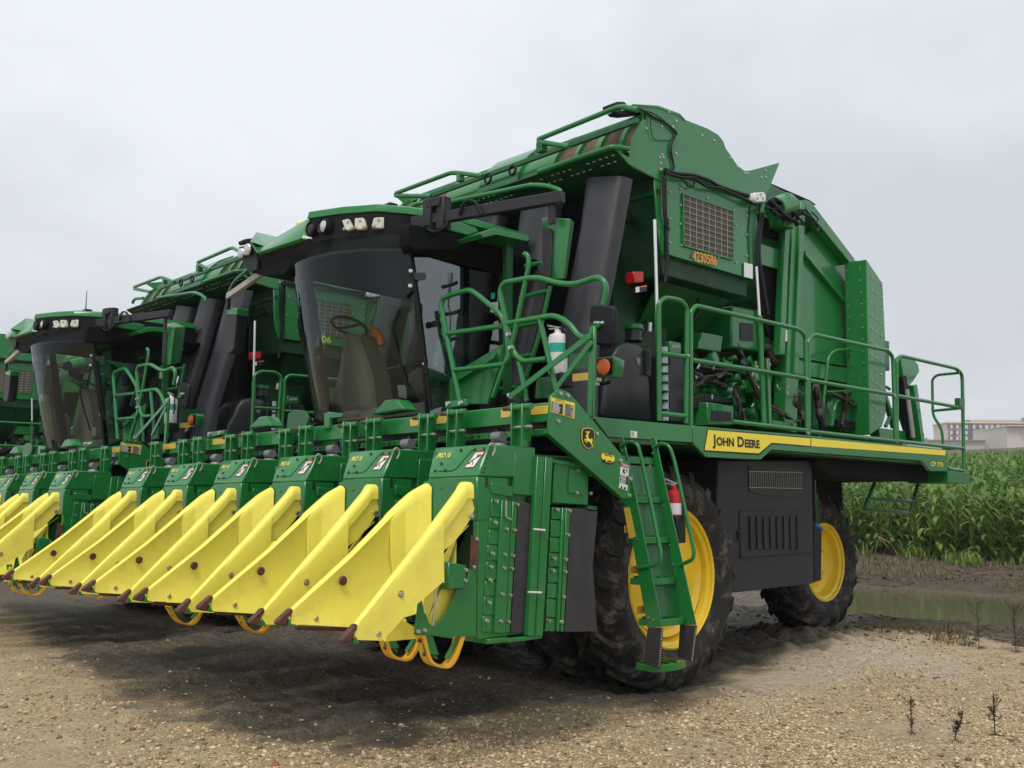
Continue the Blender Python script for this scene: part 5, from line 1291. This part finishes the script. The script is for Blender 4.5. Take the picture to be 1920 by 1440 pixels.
# pebbles: one mesh of small stones lying on the gravel
rng = np.random.default_rng(4)
base = bmesh.new(); bmesh.ops.create_icosphere(base, subdivisions=1, radius=1); bv_ = np.array([v.co[:] for v in base.verts]); bf = np.array([[v.index for v in f.verts] for f in base.faces]); base.free()
PV, PF, PT = [], [], []
cnt = 0
def pebbles(n, s0, s1, box, mudok):
    global cnt
    k = 0
    while k < n:
        px = rng.uniform(-250, 2200); t_ = rng.random() ** .8; py = 1175 + (1500 - 1175) * t_
        q = _hit(px, py, 2, 0)
        if not (-14 < q.x < 6 and q.y < 9): k += 1; continue
        m_, s_ = masks(q.x, q.y)
        k += 1
        if m_ > .5 and rng.random() > mudok: continue
        if s_ > .6: continue
        if s0 < .006 and rng.random() > (.30 + .70 * sstep(500, 1000, px)): continue
        # stones lie in drifts
        if nz3(q.x, q.y, .9, 12) + .42 < rng.random() * .6 - .1 and s0 < .012: continue
        r = s0 + (s1 - s0) * rng.random() ** 2.5
        sc_ = np.array([r * rng.uniform(.7, 1.5), r * rng.uniform(.7, 1.3), r * rng.uniform(.35, .75)])
        v = bv_ * sc_ * rng.uniform(.82, 1.18, (len(bv_), 1)); a = rng.uniform(0, 6.28); ca, sa = math.cos(a), math.sin(a)
        v = np.c_[v[:, 0] * ca - v[:, 1] * sa, v[:, 0] * sa + v[:, 1] * ca, v[:, 2] + v[:, 0] * rng.uniform(-.3, .3)]
        v += (q.x, q.y, height(q.x, q.y) + sc_[2] * .25)
        PF.append(bf + cnt * 12); PV.append(v); PT.append(np.full(12, rng.random())); cnt += 1
pebbles(90000, .0045, .0125, None, .05)
pebbles(9000, .009, .024, None, .12)
v = np.concatenate(PV); f = np.concatenate(PF); tt = np.concatenate(PT)
me = bpy.data.meshes.new('pebbles'); me.vertices.add(len(v)); me.vertices.foreach_set('co', v.ravel()); me.loops.add(f.size); me.loops.foreach_set('vertex_index', f.ravel())
me.polygons.add(len(f)); me.polygons.foreach_set('loop_start', np.arange(0, f.size, 3)); me.update(); me.validate()
at = me.attributes.new('tint', 'FLOAT', 'POINT'); at.data.foreach_set('value', tt)
pm, t, p = newmat('pebble_stone'); N = t.nodes; K = t.links.new
an = N.new('ShaderNodeAttribute'); an.attribute_name = 'tint'
c = ramp(an.outputs['Fac'], [(0, (.10, .07, .045)), (.25, (.27, .20, .125)), (.5, (.42, .34, .22)), (.75, (.54, .46, .33)), (.9, (.58, .52, .41)), (1, (.26, .10, .05))])
c = mixc(1.0, c, (1.15, 1.06, .90), 'MULTIPLY')
K(c, p.inputs['Base Color']); p.inputs['Roughness'].default_value = .75
me.materials.append(pm)
me.shade_smooth()
pb = bpy.data.objects.new('pebbles', me); COL.objects.link(pb); pb['kind'] = 'stuff'; pb['label'] = 'tan and brown pebbles strewn over the gravel'

# clods of earth on the banks
PV, PF = [], []; cnt = 0
for k in range(7000):
    px = rng.uniform(1380, 2150); py = rng.choice([rng.uniform(1050, 1098), rng.uniform(1152, 1215)])
    q = _hit(px, py, 2, 0)
    if q.y > 26: continue
    z_ = height(q.x, q.y)
    if z_ < -.03: continue
    m_, s_ = masks(q.x, q.y)
    if s_ < .4 and rng.random() > .15: continue
    r = .010 + .05 * rng.random() ** 3 * (1 if q.y > 14 else .6)
    v = bv_ * np.array([r * rng.uniform(.8, 1.8), r * rng.uniform(.7, 1.3), r * rng.uniform(.4, .9)]) * rng.uniform(.75, 1.25, (len(bv_), 1)) + (q.x, q.y, z_)
    PV.append(v); PF.append(bf + cnt * 12); cnt += 1
v = np.concatenate(PV); f = np.concatenate(PF)
me = bpy.data.meshes.new('soil_clods'); me.from_pydata(v.tolist(), [], f.tolist()); me.materials.append(mat('soil_clod', (0.085, 0.062, 0.040), .9, var=.45, vs=5, bump=.3, bs=40)); 
o = bpy.data.objects.new('soil_clods', me); COL.objects.link(o); tag(o, 'brown clods of earth scattered over the muddy banks', None, None, 'stuff')
# ================================================================== vegetation
def leafmat(name, stops, transl=.25):
    m, t, p = newmat(name)
    global N, K, tcn
    N = t.nodes; K = t.links.new; tcn = N.new('ShaderNodeTexCoord')
    oi = N.new('ShaderNodeObjectInfo'); n1 = noise_(3.0, 3)
    ad = N.new('ShaderNodeMath'); ad.operation = 'MULTIPLY_ADD'; ad.inputs[1].default_value = .35
    K(oi.outputs['Random'], ad.inputs[0]); K(n1.outputs['Fac'], ad.inputs[2])
    c = ramp(ad.outputs[0], stops); K(c, p.inputs['Base Color']); p.inputs['Roughness'].default_value = .45
    tr = N.new('ShaderNodeBsdfTranslucent'); K(c, tr.inputs['Color'])
    mx = N.new('ShaderNodeMixShader'); mx.inputs['Fac'].default_value = transl
    o = [n for n in N if n.type == 'OUTPUT_MATERIAL'][0]
    K(p.outputs[0], mx.inputs[1]); K(tr.outputs[0], mx.inputs[2]); K(mx.outputs[0], o.inputs['Surface'])
    return m
LEAF = leafmat('corn_leaf', [(.3, (.055, .120, .016)), (.6, (.105, .205, .030)), (.95, (.20, .31, .055))], .35)
STRAW = leafmat('dry_straw', [(.3, (.26, .20, .10)), (.9, (.48, .40, .22))], .2)
WEED = mat('dry_weed_stem', (0.060, 0.034, 0.026), .8, var=.4, vs=30)
GRASS = leafmat('bank_grass', [(.3, (.08, .11, .03)), (.7, (.16, .15, .06)), (.95, (.22, .15, .08))], .3)
def strip(mb, pts, wid, side, fold=.25):
    """leaf blade along pts, wid(t), folded along the midrib"""
    L_, M_, R_ = [], [], []
    n = len(pts)
    for i, p_ in enumerate(pts):
        d = (pts[min(i + 1, n - 1)] - pts[max(i - 1, 0)]).normalized()
        s_ = d.cross(side).normalized() if False else side
        w_ = wid(i / (n - 1)); up = s_.cross(d).normalized()
        L_.append(p_ + s_ * w_ + up * w_ * fold); M_.append(p_); R_.append(p_ - s_ * w_ + up * w_ * fold)
    o = len(mb.v)
    for i in range(n): mb.v += [L_[i], M_[i], R_[i]]
    for i in range(n - 1):
        a = o + 3 * i
        mb.f += [(a, a + 1, a + 4, a + 3), (a + 1, a + 2, a + 5, a + 4)]
def rawmesh(name, mb, m_):
    me = bpy.data.meshes.new(name); me.from_pydata([tuple(q) for q in mb.v], [], mb.f); me.materials.append(m_); me.shade_smooth(); return me
def corn_mesh(seed):
    r_ = random.Random(seed); mb = MB(); Hh = 1.75
    mb.loft([[V(.018 * math.cos(k * 1.257), .018 * math.sin(k * 1.257), 0) for k in range(5)], [V(.008 * math.cos(k * 1.257), .008 * math.sin(k * 1.257), Hh) for k in range(5)]])
    a0 = r_.random() * 6.28
    nl = 12
    for i in range(nl):
        z = .22 + (Hh - .15) * i / nl; az = a0 + math.pi * i + r_.uniform(-.5, .5)
        ln = (.55 + .45 * math.sin(math.pi * min(1, (i + 2) / nl))) * r_.uniform(.85, 1.15); el = R(r_.uniform(48, 70) + (i / nl) * 14); droop = r_.uniform(1.0, 2.1) * (1.15 - .6 * i / nl)
        d = V(math.cos(az), math.sin(az), 0); p_ = V(0, 0, z); pts = [p_.copy()]; e = el
        for k in range(6):
            p_ = p_ + (d * math.cos(e) + V(0, 0, 1) * math.sin(e)) * ln / 6; pts.append(p_.copy()); e -= droop * (k + 1) / 12 * 1.7
            d = (d + V(-d.y, d.x, 0) * r_.uniform(-.12, .12)).normalized()
        wd = r_.uniform(.042, .066)
        strip(mb, pts, lambda t: wd * (math.sin(math.pi * min(1, t * .92 + .12)) ** .7 if t < .98 else .02), V(-d.y, d.x, 0))
    return rawmesh('corn_plant', mb, LEAF)
cms = [corn_mesh(s_) for s_ in (1, 2, 3, 4, 5)]
fa, fb = PZ(0, '1600,1046 1920,1066'); fd = (fb - fa).normalized(); fn = V(-fd.y, fd.x, 0)
if fn.y < 0: fn = -fn
rr_ = random.Random(8)
ncorn = 0; singles = []; pts_far = []
def sees(p_):
    d = p_ - CP; z = d.dot(CF); return 960 + FPX * d.dot(CR) / z
for row in range(0, 160):
    off = row * .80
    if off > 122: break
    ext = (-26, 44) if row < 30 else (-30 - off * .3, 50 + off * .5)
    s0 = ext[0]
    stp = .25 if row < 9 else (.42 if row < 40 else .7)
    while s0 < ext[1]:
        s0 += stp * rr_.uniform(.8, 1.25)
        q = fa + fd * s0 + fn * (off + rr_.uniform(-.08, .08)) 
        px = sees(q)
        if not (1350 < px < 2500): continue
        q.z = height(q.x, q.y)
        if row < 12 and 1575 < px < 1960 and ncorn < 300:
            singles.append(q); ncorn += 1
        else: pts_far.append(q)
first = None
for i, q in enumerate(singles):
    o = bpy.data.objects.new('corn_plant', cms[i % 5]); COL.objects.link(o)
    sc_ = rr_.uniform(.80, 1.22); o.location = q - V(0, 0, .03); o.scale = (sc_ * 1.1, sc_ * 1.1, sc_); o.rotation_euler = (rr_.uniform(-.07, .07), rr_.uniform(-.07, .07), rr_.random() * 6.28)
    tag(o, 'green corn plant with arching leaves in the front rows beyond the puddle', 'corn plant', 'corn plants in the front rows of the field')
    if i < 5: singles[i] = o
# the rest of the field as one object with instanced plants
me = bpy.data.meshes.new('corn_field'); me.from_pydata([tuple(q) for q in pts_far], [], [])
cf = bpy.data.objects.new('corn_field', me); COL.objects.link(cf); tag(cf, 'the rest of the green corn field rising to the buildings', None, None, 'stuff')
ng = bpy.data.node_groups.new('corn_field', 'GeometryNodeTree')
ng.interface.new_socket('Geometry', in_out='INPUT', socket_type='NodeSocketGeometry'); ng.interface.new_socket('Geometry', in_out='OUTPUT', socket_type='NodeSocketGeometry')
gi = ng.nodes.new('NodeGroupInput'); go = ng.nodes.new('NodeGroupOutput'); jn = ng.nodes.new('GeometryNodeJoinGeometry')
G = ng.nodes.new; GL = ng.links.new
idx = G('GeometryNodeInputIndex')
for j in range(5):
    mo = G('ShaderNodeMath'); mo.operation = 'MODULO'; mo.inputs[1].default_value = 5; GL(idx.outputs[0], mo.inputs[0])
    cmp_ = G('FunctionNodeCompare'); cmp_.data_type = 'FLOAT'; cmp_.operation = 'EQUAL'; cmp_.inputs['Epsilon'].default_value = .1; GL(mo.outputs[0], cmp_.inputs[0]); cmp_.inputs[1].default_value = j
    oi = G('GeometryNodeObjectInfo'); oi.inputs['Object'].default_value = singles[j]; oi.transform_space = 'ORIGINAL'
    oi.inputs['As Instance'].default_value = True
    ip_ = G('GeometryNodeInstanceOnPoints'); GL(gi.outputs[0], ip_.inputs['Points']); GL(oi.outputs['Geometry'], ip_.inputs['Instance']); GL(cmp_.outputs[0], ip_.inputs['Selection'])
    rv = G('FunctionNodeRandomValue'); rv.data_type = 'FLOAT_VECTOR'; rv.inputs['Min'].default_value = (-.08, -.08, 0); rv.inputs['Max'].default_value = (.08, .08, 6.28); rv.inputs['Seed'].default_value = j
    e2r = G('FunctionNodeEulerToRotation'); GL(rv.outputs[0], e2r.inputs[0]); GL(e2r.outputs[0], ip_.inputs['Rotation'])
    rs = G('FunctionNodeRandomValue'); rs.data_type = 'FLOAT'; rs.inputs[2].default_value = .82; rs.inputs[3].default_value = 1.32; rs.inputs['Seed'].default_value = j + 20
    GL(rs.outputs[1], ip_.inputs['Scale'])
    GL(ip_.outputs[0], jn.inputs[0])
GL(jn.outputs[0], go.inputs[0])
md = cf.modifiers.new('plants', 'NODES'); md.node_group = ng
# grass and trampled leaves on the banks
def tufts(name, regs, m_, label):
    mb = MB(); r_ = random.Random(31)
    for (s_, n, h_, w_) in regs:
        P_ = PZ(0, s_)
        for k in range(n):
            u, v_ = r_.random(), r_.random()
            q = (P_[0] * (1 - u) + P_[1] * u) * (1 - v_) + (P_[3] * (1 - u) + P_[2] * u) * v_
            if nz3(q.x, q.y, .8, 2) < -.12: continue
            q.z = height(q.x, q.y)
            for b in range(4):
                az = r_.random() * 6.28; d = V(math.cos(az), math.sin(az), 0); hh = h_ * r_.uniform(.4, 1.2)
                strip(mb, [q, q + d * hh * .25 + V(0, 0, hh * .6), q + d * hh * .7 + V(0, 0, hh * .85)], lambda t: w_ * (1 - t * .9), V(-d.y, d.x, 0), .1)
    me = rawmesh(name, mb, m_); o = bpy.data.objects.new(name, me); COL.objects.link(o); tag(o, label, None, None, 'stuff')
tufts('bank_grass', [('1600,1075 1780,1080 1800,1098 1600,1092', 420, .16, .006), ('1620,1168 1790,1176 1830,1215 1600,1205', 700, .09, .004), ('1780,1090 1920,1100 1920,1110 1780,1100', 120, .12, .006), ('1600,1052 1920,1066 1920,1078 1600,1070', 260, .22, .010)], GRASS, 'sparse grass and sprouts on the muddy banks of the puddle')
tufts('corn_sprouts', [('1600,1036 1920,1056 1920,1068 1600,1050', 420, .45, .022), ('1780,1062 1840,1066 1840,1074 1780,1070', 60, .4, .02)], LEAF, 'green sprouts and low leaves along the foot of the corn')
# fallen dry corn stalk
q0 = PZ(0, '1690,1052')[0]
ds = empty('dead_corn_stalk', q0); tag(ds, 'straw-coloured dead corn stalk leaning at the field edge behind the rear wheel', 'dead plant')
r_ = random.Random(2); mb = MB()
hd = PY(q0.y, '1640,1003')[0]
mb.tube([q0, (q0 + hd) / 2 + V(.1, 0, .15), hd], .018, 5, .1); mb.build('stalk', STRAW, ds)
mb = MB()
for k in range(11):
    b = q0 * (1 - k / 12) + hd * (k / 12); az = r_.uniform(0, 6.28); d = V(math.cos(az), math.sin(az) * .4, 0); l_ = r_.uniform(.5, 1.0)
    strip(mb, [b, b + d * l_ * .3 + V(0, 0, .28), b + d * l_ * .65 + V(0, 0, .18), b + d * l_ + V(0, 0, -.25)], lambda t: .03 * (1 - t * .8), V(-d.y, d.x, 0))
mb.build('dry_leaves', STRAW, ds)
# dry weeds on the gravel
def weed(s_, hpx, label, seed, n=7, lean=0.0):
    q = PZ(0, s_)[0]; D = (q - CP).dot(CF); h_ = hpx / FPX * D; q.z = height(q.x, q.y)
    e = empty('dry_weed', q); tag(e, label, 'dry weed', 'dry weeds standing on the gravel'); r_ = random.Random(seed); mb = MB(); lf = MB()
    main = [q, q + V(lean * .3, 0, h_ * .35), q + V(lean, 0, h_ * .7), q + V(lean * 1.2, .01, h_)]
    mb.tube(main, [.007, .005, .004, .003] if False else .004, 5, .02)
    for k in range(n):
        t_ = r_.uniform(.15, .9); b = q + V(lean * t_, 0, h_ * t_); az = r_.random() * 6.28; l_ = h_ * r_.uniform(.15, .4)
        tip = b + V(math.cos(az) * l_ * .7, math.sin(az) * l_ * .7, l_ * .6); mb.tube([b, (b + tip) / 2 + V(0, 0, -.01), tip], .0025, 4, .02)
        for j in range(6):
            c = b * (1 - j / 6) + tip * (j / 6); a2 = r_.random() * 6.28; d = V(math.cos(a2), math.sin(a2), 0)
            strip(lf, [c, c + d * .014 + V(0, 0, .008), c + d * .028], lambda t: .007 * (1 - t * .6), V(-d.y, d.x, 0))
    for j in range(16):
        t_ = r_.uniform(.2, 1); c = q + V(lean * t_, 0, h_ * t_); a2 = r_.random() * 6.28; d = V(math.cos(a2), math.sin(a2), 0)
        strip(lf, [c, c + d * .014 + V(0, 0, .008), c + d * .026], lambda t: .006 * (1 - t * .6), V(-d.y, d.x, 0))
    for j in range(14):
        a2 = r_.random() * 6.28; d = V(math.cos(a2), math.sin(a2), 0); l_ = h_ * r_.uniform(.1, .3)
        strip(lf, [q, q + d * l_ * .5 + V(0, 0, l_ * .12), q + d * l_], lambda t: .006 * (1 - t * .7), V(-d.y, d.x, 0))
    mb.build('stem', WEED, e)
    me = rawmesh('withered_leaves', lf, WEED); o = bpy.data.objects.new('withered_leaves', me); COL.objects.link(o); o.parent = e; o.location = -e.location
weed('1710,1374', 68, 'thin dry weed, leftmost and smallest of the three on the gravel at lower right', 1, 6)
weed('1790,1390', 58, 'forked dark dry weed between the two upright ones at lower right', 2, 9, .05)
weed('1866,1378', 74, 'tall dry weed with a dark base mat, rightmost on the foreground gravel', 3, 8)
weed('1836,1216', 84, 'upright dead stem at the puddle edge with bare shoots around it', 4, 10)
weed('1905,1222', 90, 'bushy dead weed against the puddle at the right edge', 5, 18)
weed('1780,1208', 40, 'low bare weed left of the upright stem by the puddle', 6, 6)
# small stones and clods along the mud are part of the pebbles; a bare twig lies by the bank
tw = MB().tube([a + V(0, 0, .04) for a in PZ(0, '1812,1082 1840,1076 1870,1082 1905,1074 1919,1083')], .018, 5, .1).build('fallen_stalk', STRAW); tag(tw, 'long pale stalk lying on the brown bank in front of the corn', 'stalk')

# ================================================================== buildings far behind the field
HB = mat('hotel_beige', (0.74, 0.62, 0.48), .8, var=.05); HBR = mat('hotel_brick', (0.20, 0.11, 0.09), .85, var=.1); HP = mat('hotel_dark_panel', (0.10, 0.09, 0.13), .7, var=.05)
HW = mat('hotel_window', (0.60, 0.64, 0.68), .3, var=.1); HC = mat('pale_block', (0.60, 0.54, 0.46), .85, var=.03); HR = mat('grey_roof', (0.30, 0.29, 0.28), .8)
def FD(D, px, py): 
    d = CF + CR * ((px - 960) / FPX) - CU * ((py - 720) / FPX); return CP + d * D
FH = V(CF.x, CF.y, 0).normalized()
def fbox(mb, D, x0, y0, x1, y1, dep):
    zlo = FD(D, (x0 + x1) / 2, y1).z; zhi = FD(D, (x0 + x1) / 2, y0).z
    a = FD(D, x0, y1); b = FD(D, x1, y1); a.z = zlo; b.z = zlo
    mb.prism([a, b, b + FH * dep, a + FH * dep], (0, 0, zhi - zlo)); return mb
DH = 560
hb = empty('hotel', FD(DH, 1850, 850)); tag(hb, 'long four-storey hotel with brick panels and a dark tower beyond the field', 'hotel')
fbox(MB(), DH, 1778, 793, 1990, 856, 18).build('wall', HB, hb)
fbox(MB(), DH, 1776, 790.5, 1834, 793.4, 20).build('cornice', HB, hb)
fbox(MB(), DH, 1829, 786.5, 1992, 790, 20).build('cornice', HB, hb)
fbox(MB(), DH, 1830, 789.8, 1990, 794, 16).build('parapet', HB, hb)
fbox(MB(), DH - .8, 1808, 792, 1829, 850, 1.2).build('dark_bay', HP, hb)
fbox(MB(), DH - 1.6, 1816, 787, 1824, 850, 6).build('tower', HP, hb)
MB().cyl(FD(DH, 1918, 787), FD(DH, 1918, 783), .8, n=8).build('roof_vent', HR, hb)
for r, (ya, yb) in enumerate(((796.5, 804), (807.5, 815), (818, 825.5), (829, 836))):
    fbox(MB(), DH - .5, 1779.5, ya, 1800, yb, .6).build('brick_band', HBR, hb)
    fbox(MB(), DH - .5, 1835, ya, 1989, yb, .6).build('brick_band', HBR, hb)
    for x in (1782, 1793.5, 1810.5, 1825.5 - 1): fbox(MB(), DH - 2.2 if x > 1805 and x < 1816 else DH - 1.1, x, ya + .3, x + 4.2, yb - .3, .5).build('window', HW, hb)
    for i in range(14):
        x = 1837 + i * 10.6; fbox(MB(), DH - 1.1, x, ya + .3, x + (6.2 if i % 2 else 4.2), yb - .3, .5).build('window', HW, hb)
lb_ = empty('long_shed', FD(430, 1800, 850)); tag(lb_, 'low long beige building in front of the hotel', 'building')
fbox(MB(), 430, 1738, 826, 1892, 856, 20).build('wall', HC, lb_)
fbox(MB(), 429.6, 1738, 824.4, 1893, 826.2, 21).build('roof_edge', HR, lb_)
fbox(MB(), 429.5, 1877, 827, 1890, 830, .4).build('window', HP, lb_)
fbox(MB(), 428, 1900 - 160, 833.5, 1892, 834.3, .3).build('fence_rail', HR, lb_)
bb_ = empty('beige_block', FD(410, 1910, 850)); tag(bb_, 'plain beige windowless block at the right edge, in front of the hotel', 'building')
fbox(MB(), 410, 1890, 798, 1985, 858, 30).build('wall', HC, bb_)
fbox(MB(), 409.6, 1889.7, 797.2, 1986, 798.8, 31).build('coping', HB, bb_)
fbox(MB(), 409.5, 1917, 809, 1923, 813, .4).build('vent', HR, bb_)
# low tree line left of the hotel
FARL = leafmat('far_tree_leaf', [(.3, (.05, .07, .045)), (.9, (.11, .14, .10))], .1)
tl_ = MB(); r_ = random.Random(12)
for k in range(2600):
    px = 1560 + r_.random() * 225; top = 823 + 3 * math.sin(px * .09) + 2 * math.sin(px * .31)
    c = FD(600 + r_.random() * 20, px, top + r_.random() ** .7 * 26); s_ = r_.uniform(.5, 1.3); az = r_.random() * 6.28
    d = V(math.cos(az), math.sin(az), r_.uniform(-.5, .5)) * s_; e = V(-d.y, d.x, r_.uniform(-.6, .6) * s_)
    o = len(tl_.v); tl_.v += [c - d, c + e, c + d, c - e]; tl_.f.append((o, o + 1, o + 2, o + 3))
me = rawmesh('tree_line', tl_, FARL); o = bpy.data.objects.new('tree_line', me); COL.objects.link(o); tag(o, 'low hazy tree line on the horizon left of the hotel', None, None, 'stuff')
# ------------------------------------------------------------------ air
hm = bpy.data.materials.new('thin_haze'); hm.use_nodes = True; t = hm.node_tree
for n in list(t.nodes): t.nodes.remove(n)
o_ = t.nodes.new('ShaderNodeOutputMaterial'); vp = t.nodes.new('ShaderNodeVolumePrincipled'); vp.inputs['Color'].default_value = (.93, .95, 1, 1); vp.inputs['Density'].default_value = .0004
t.links.new(vp.outputs[0], o_.inputs['Volume'])
hz = MB().box((-560, -60, -1.5), (560, 960, 75)).build('haze', hm); hz['kind'] = 'stuff'
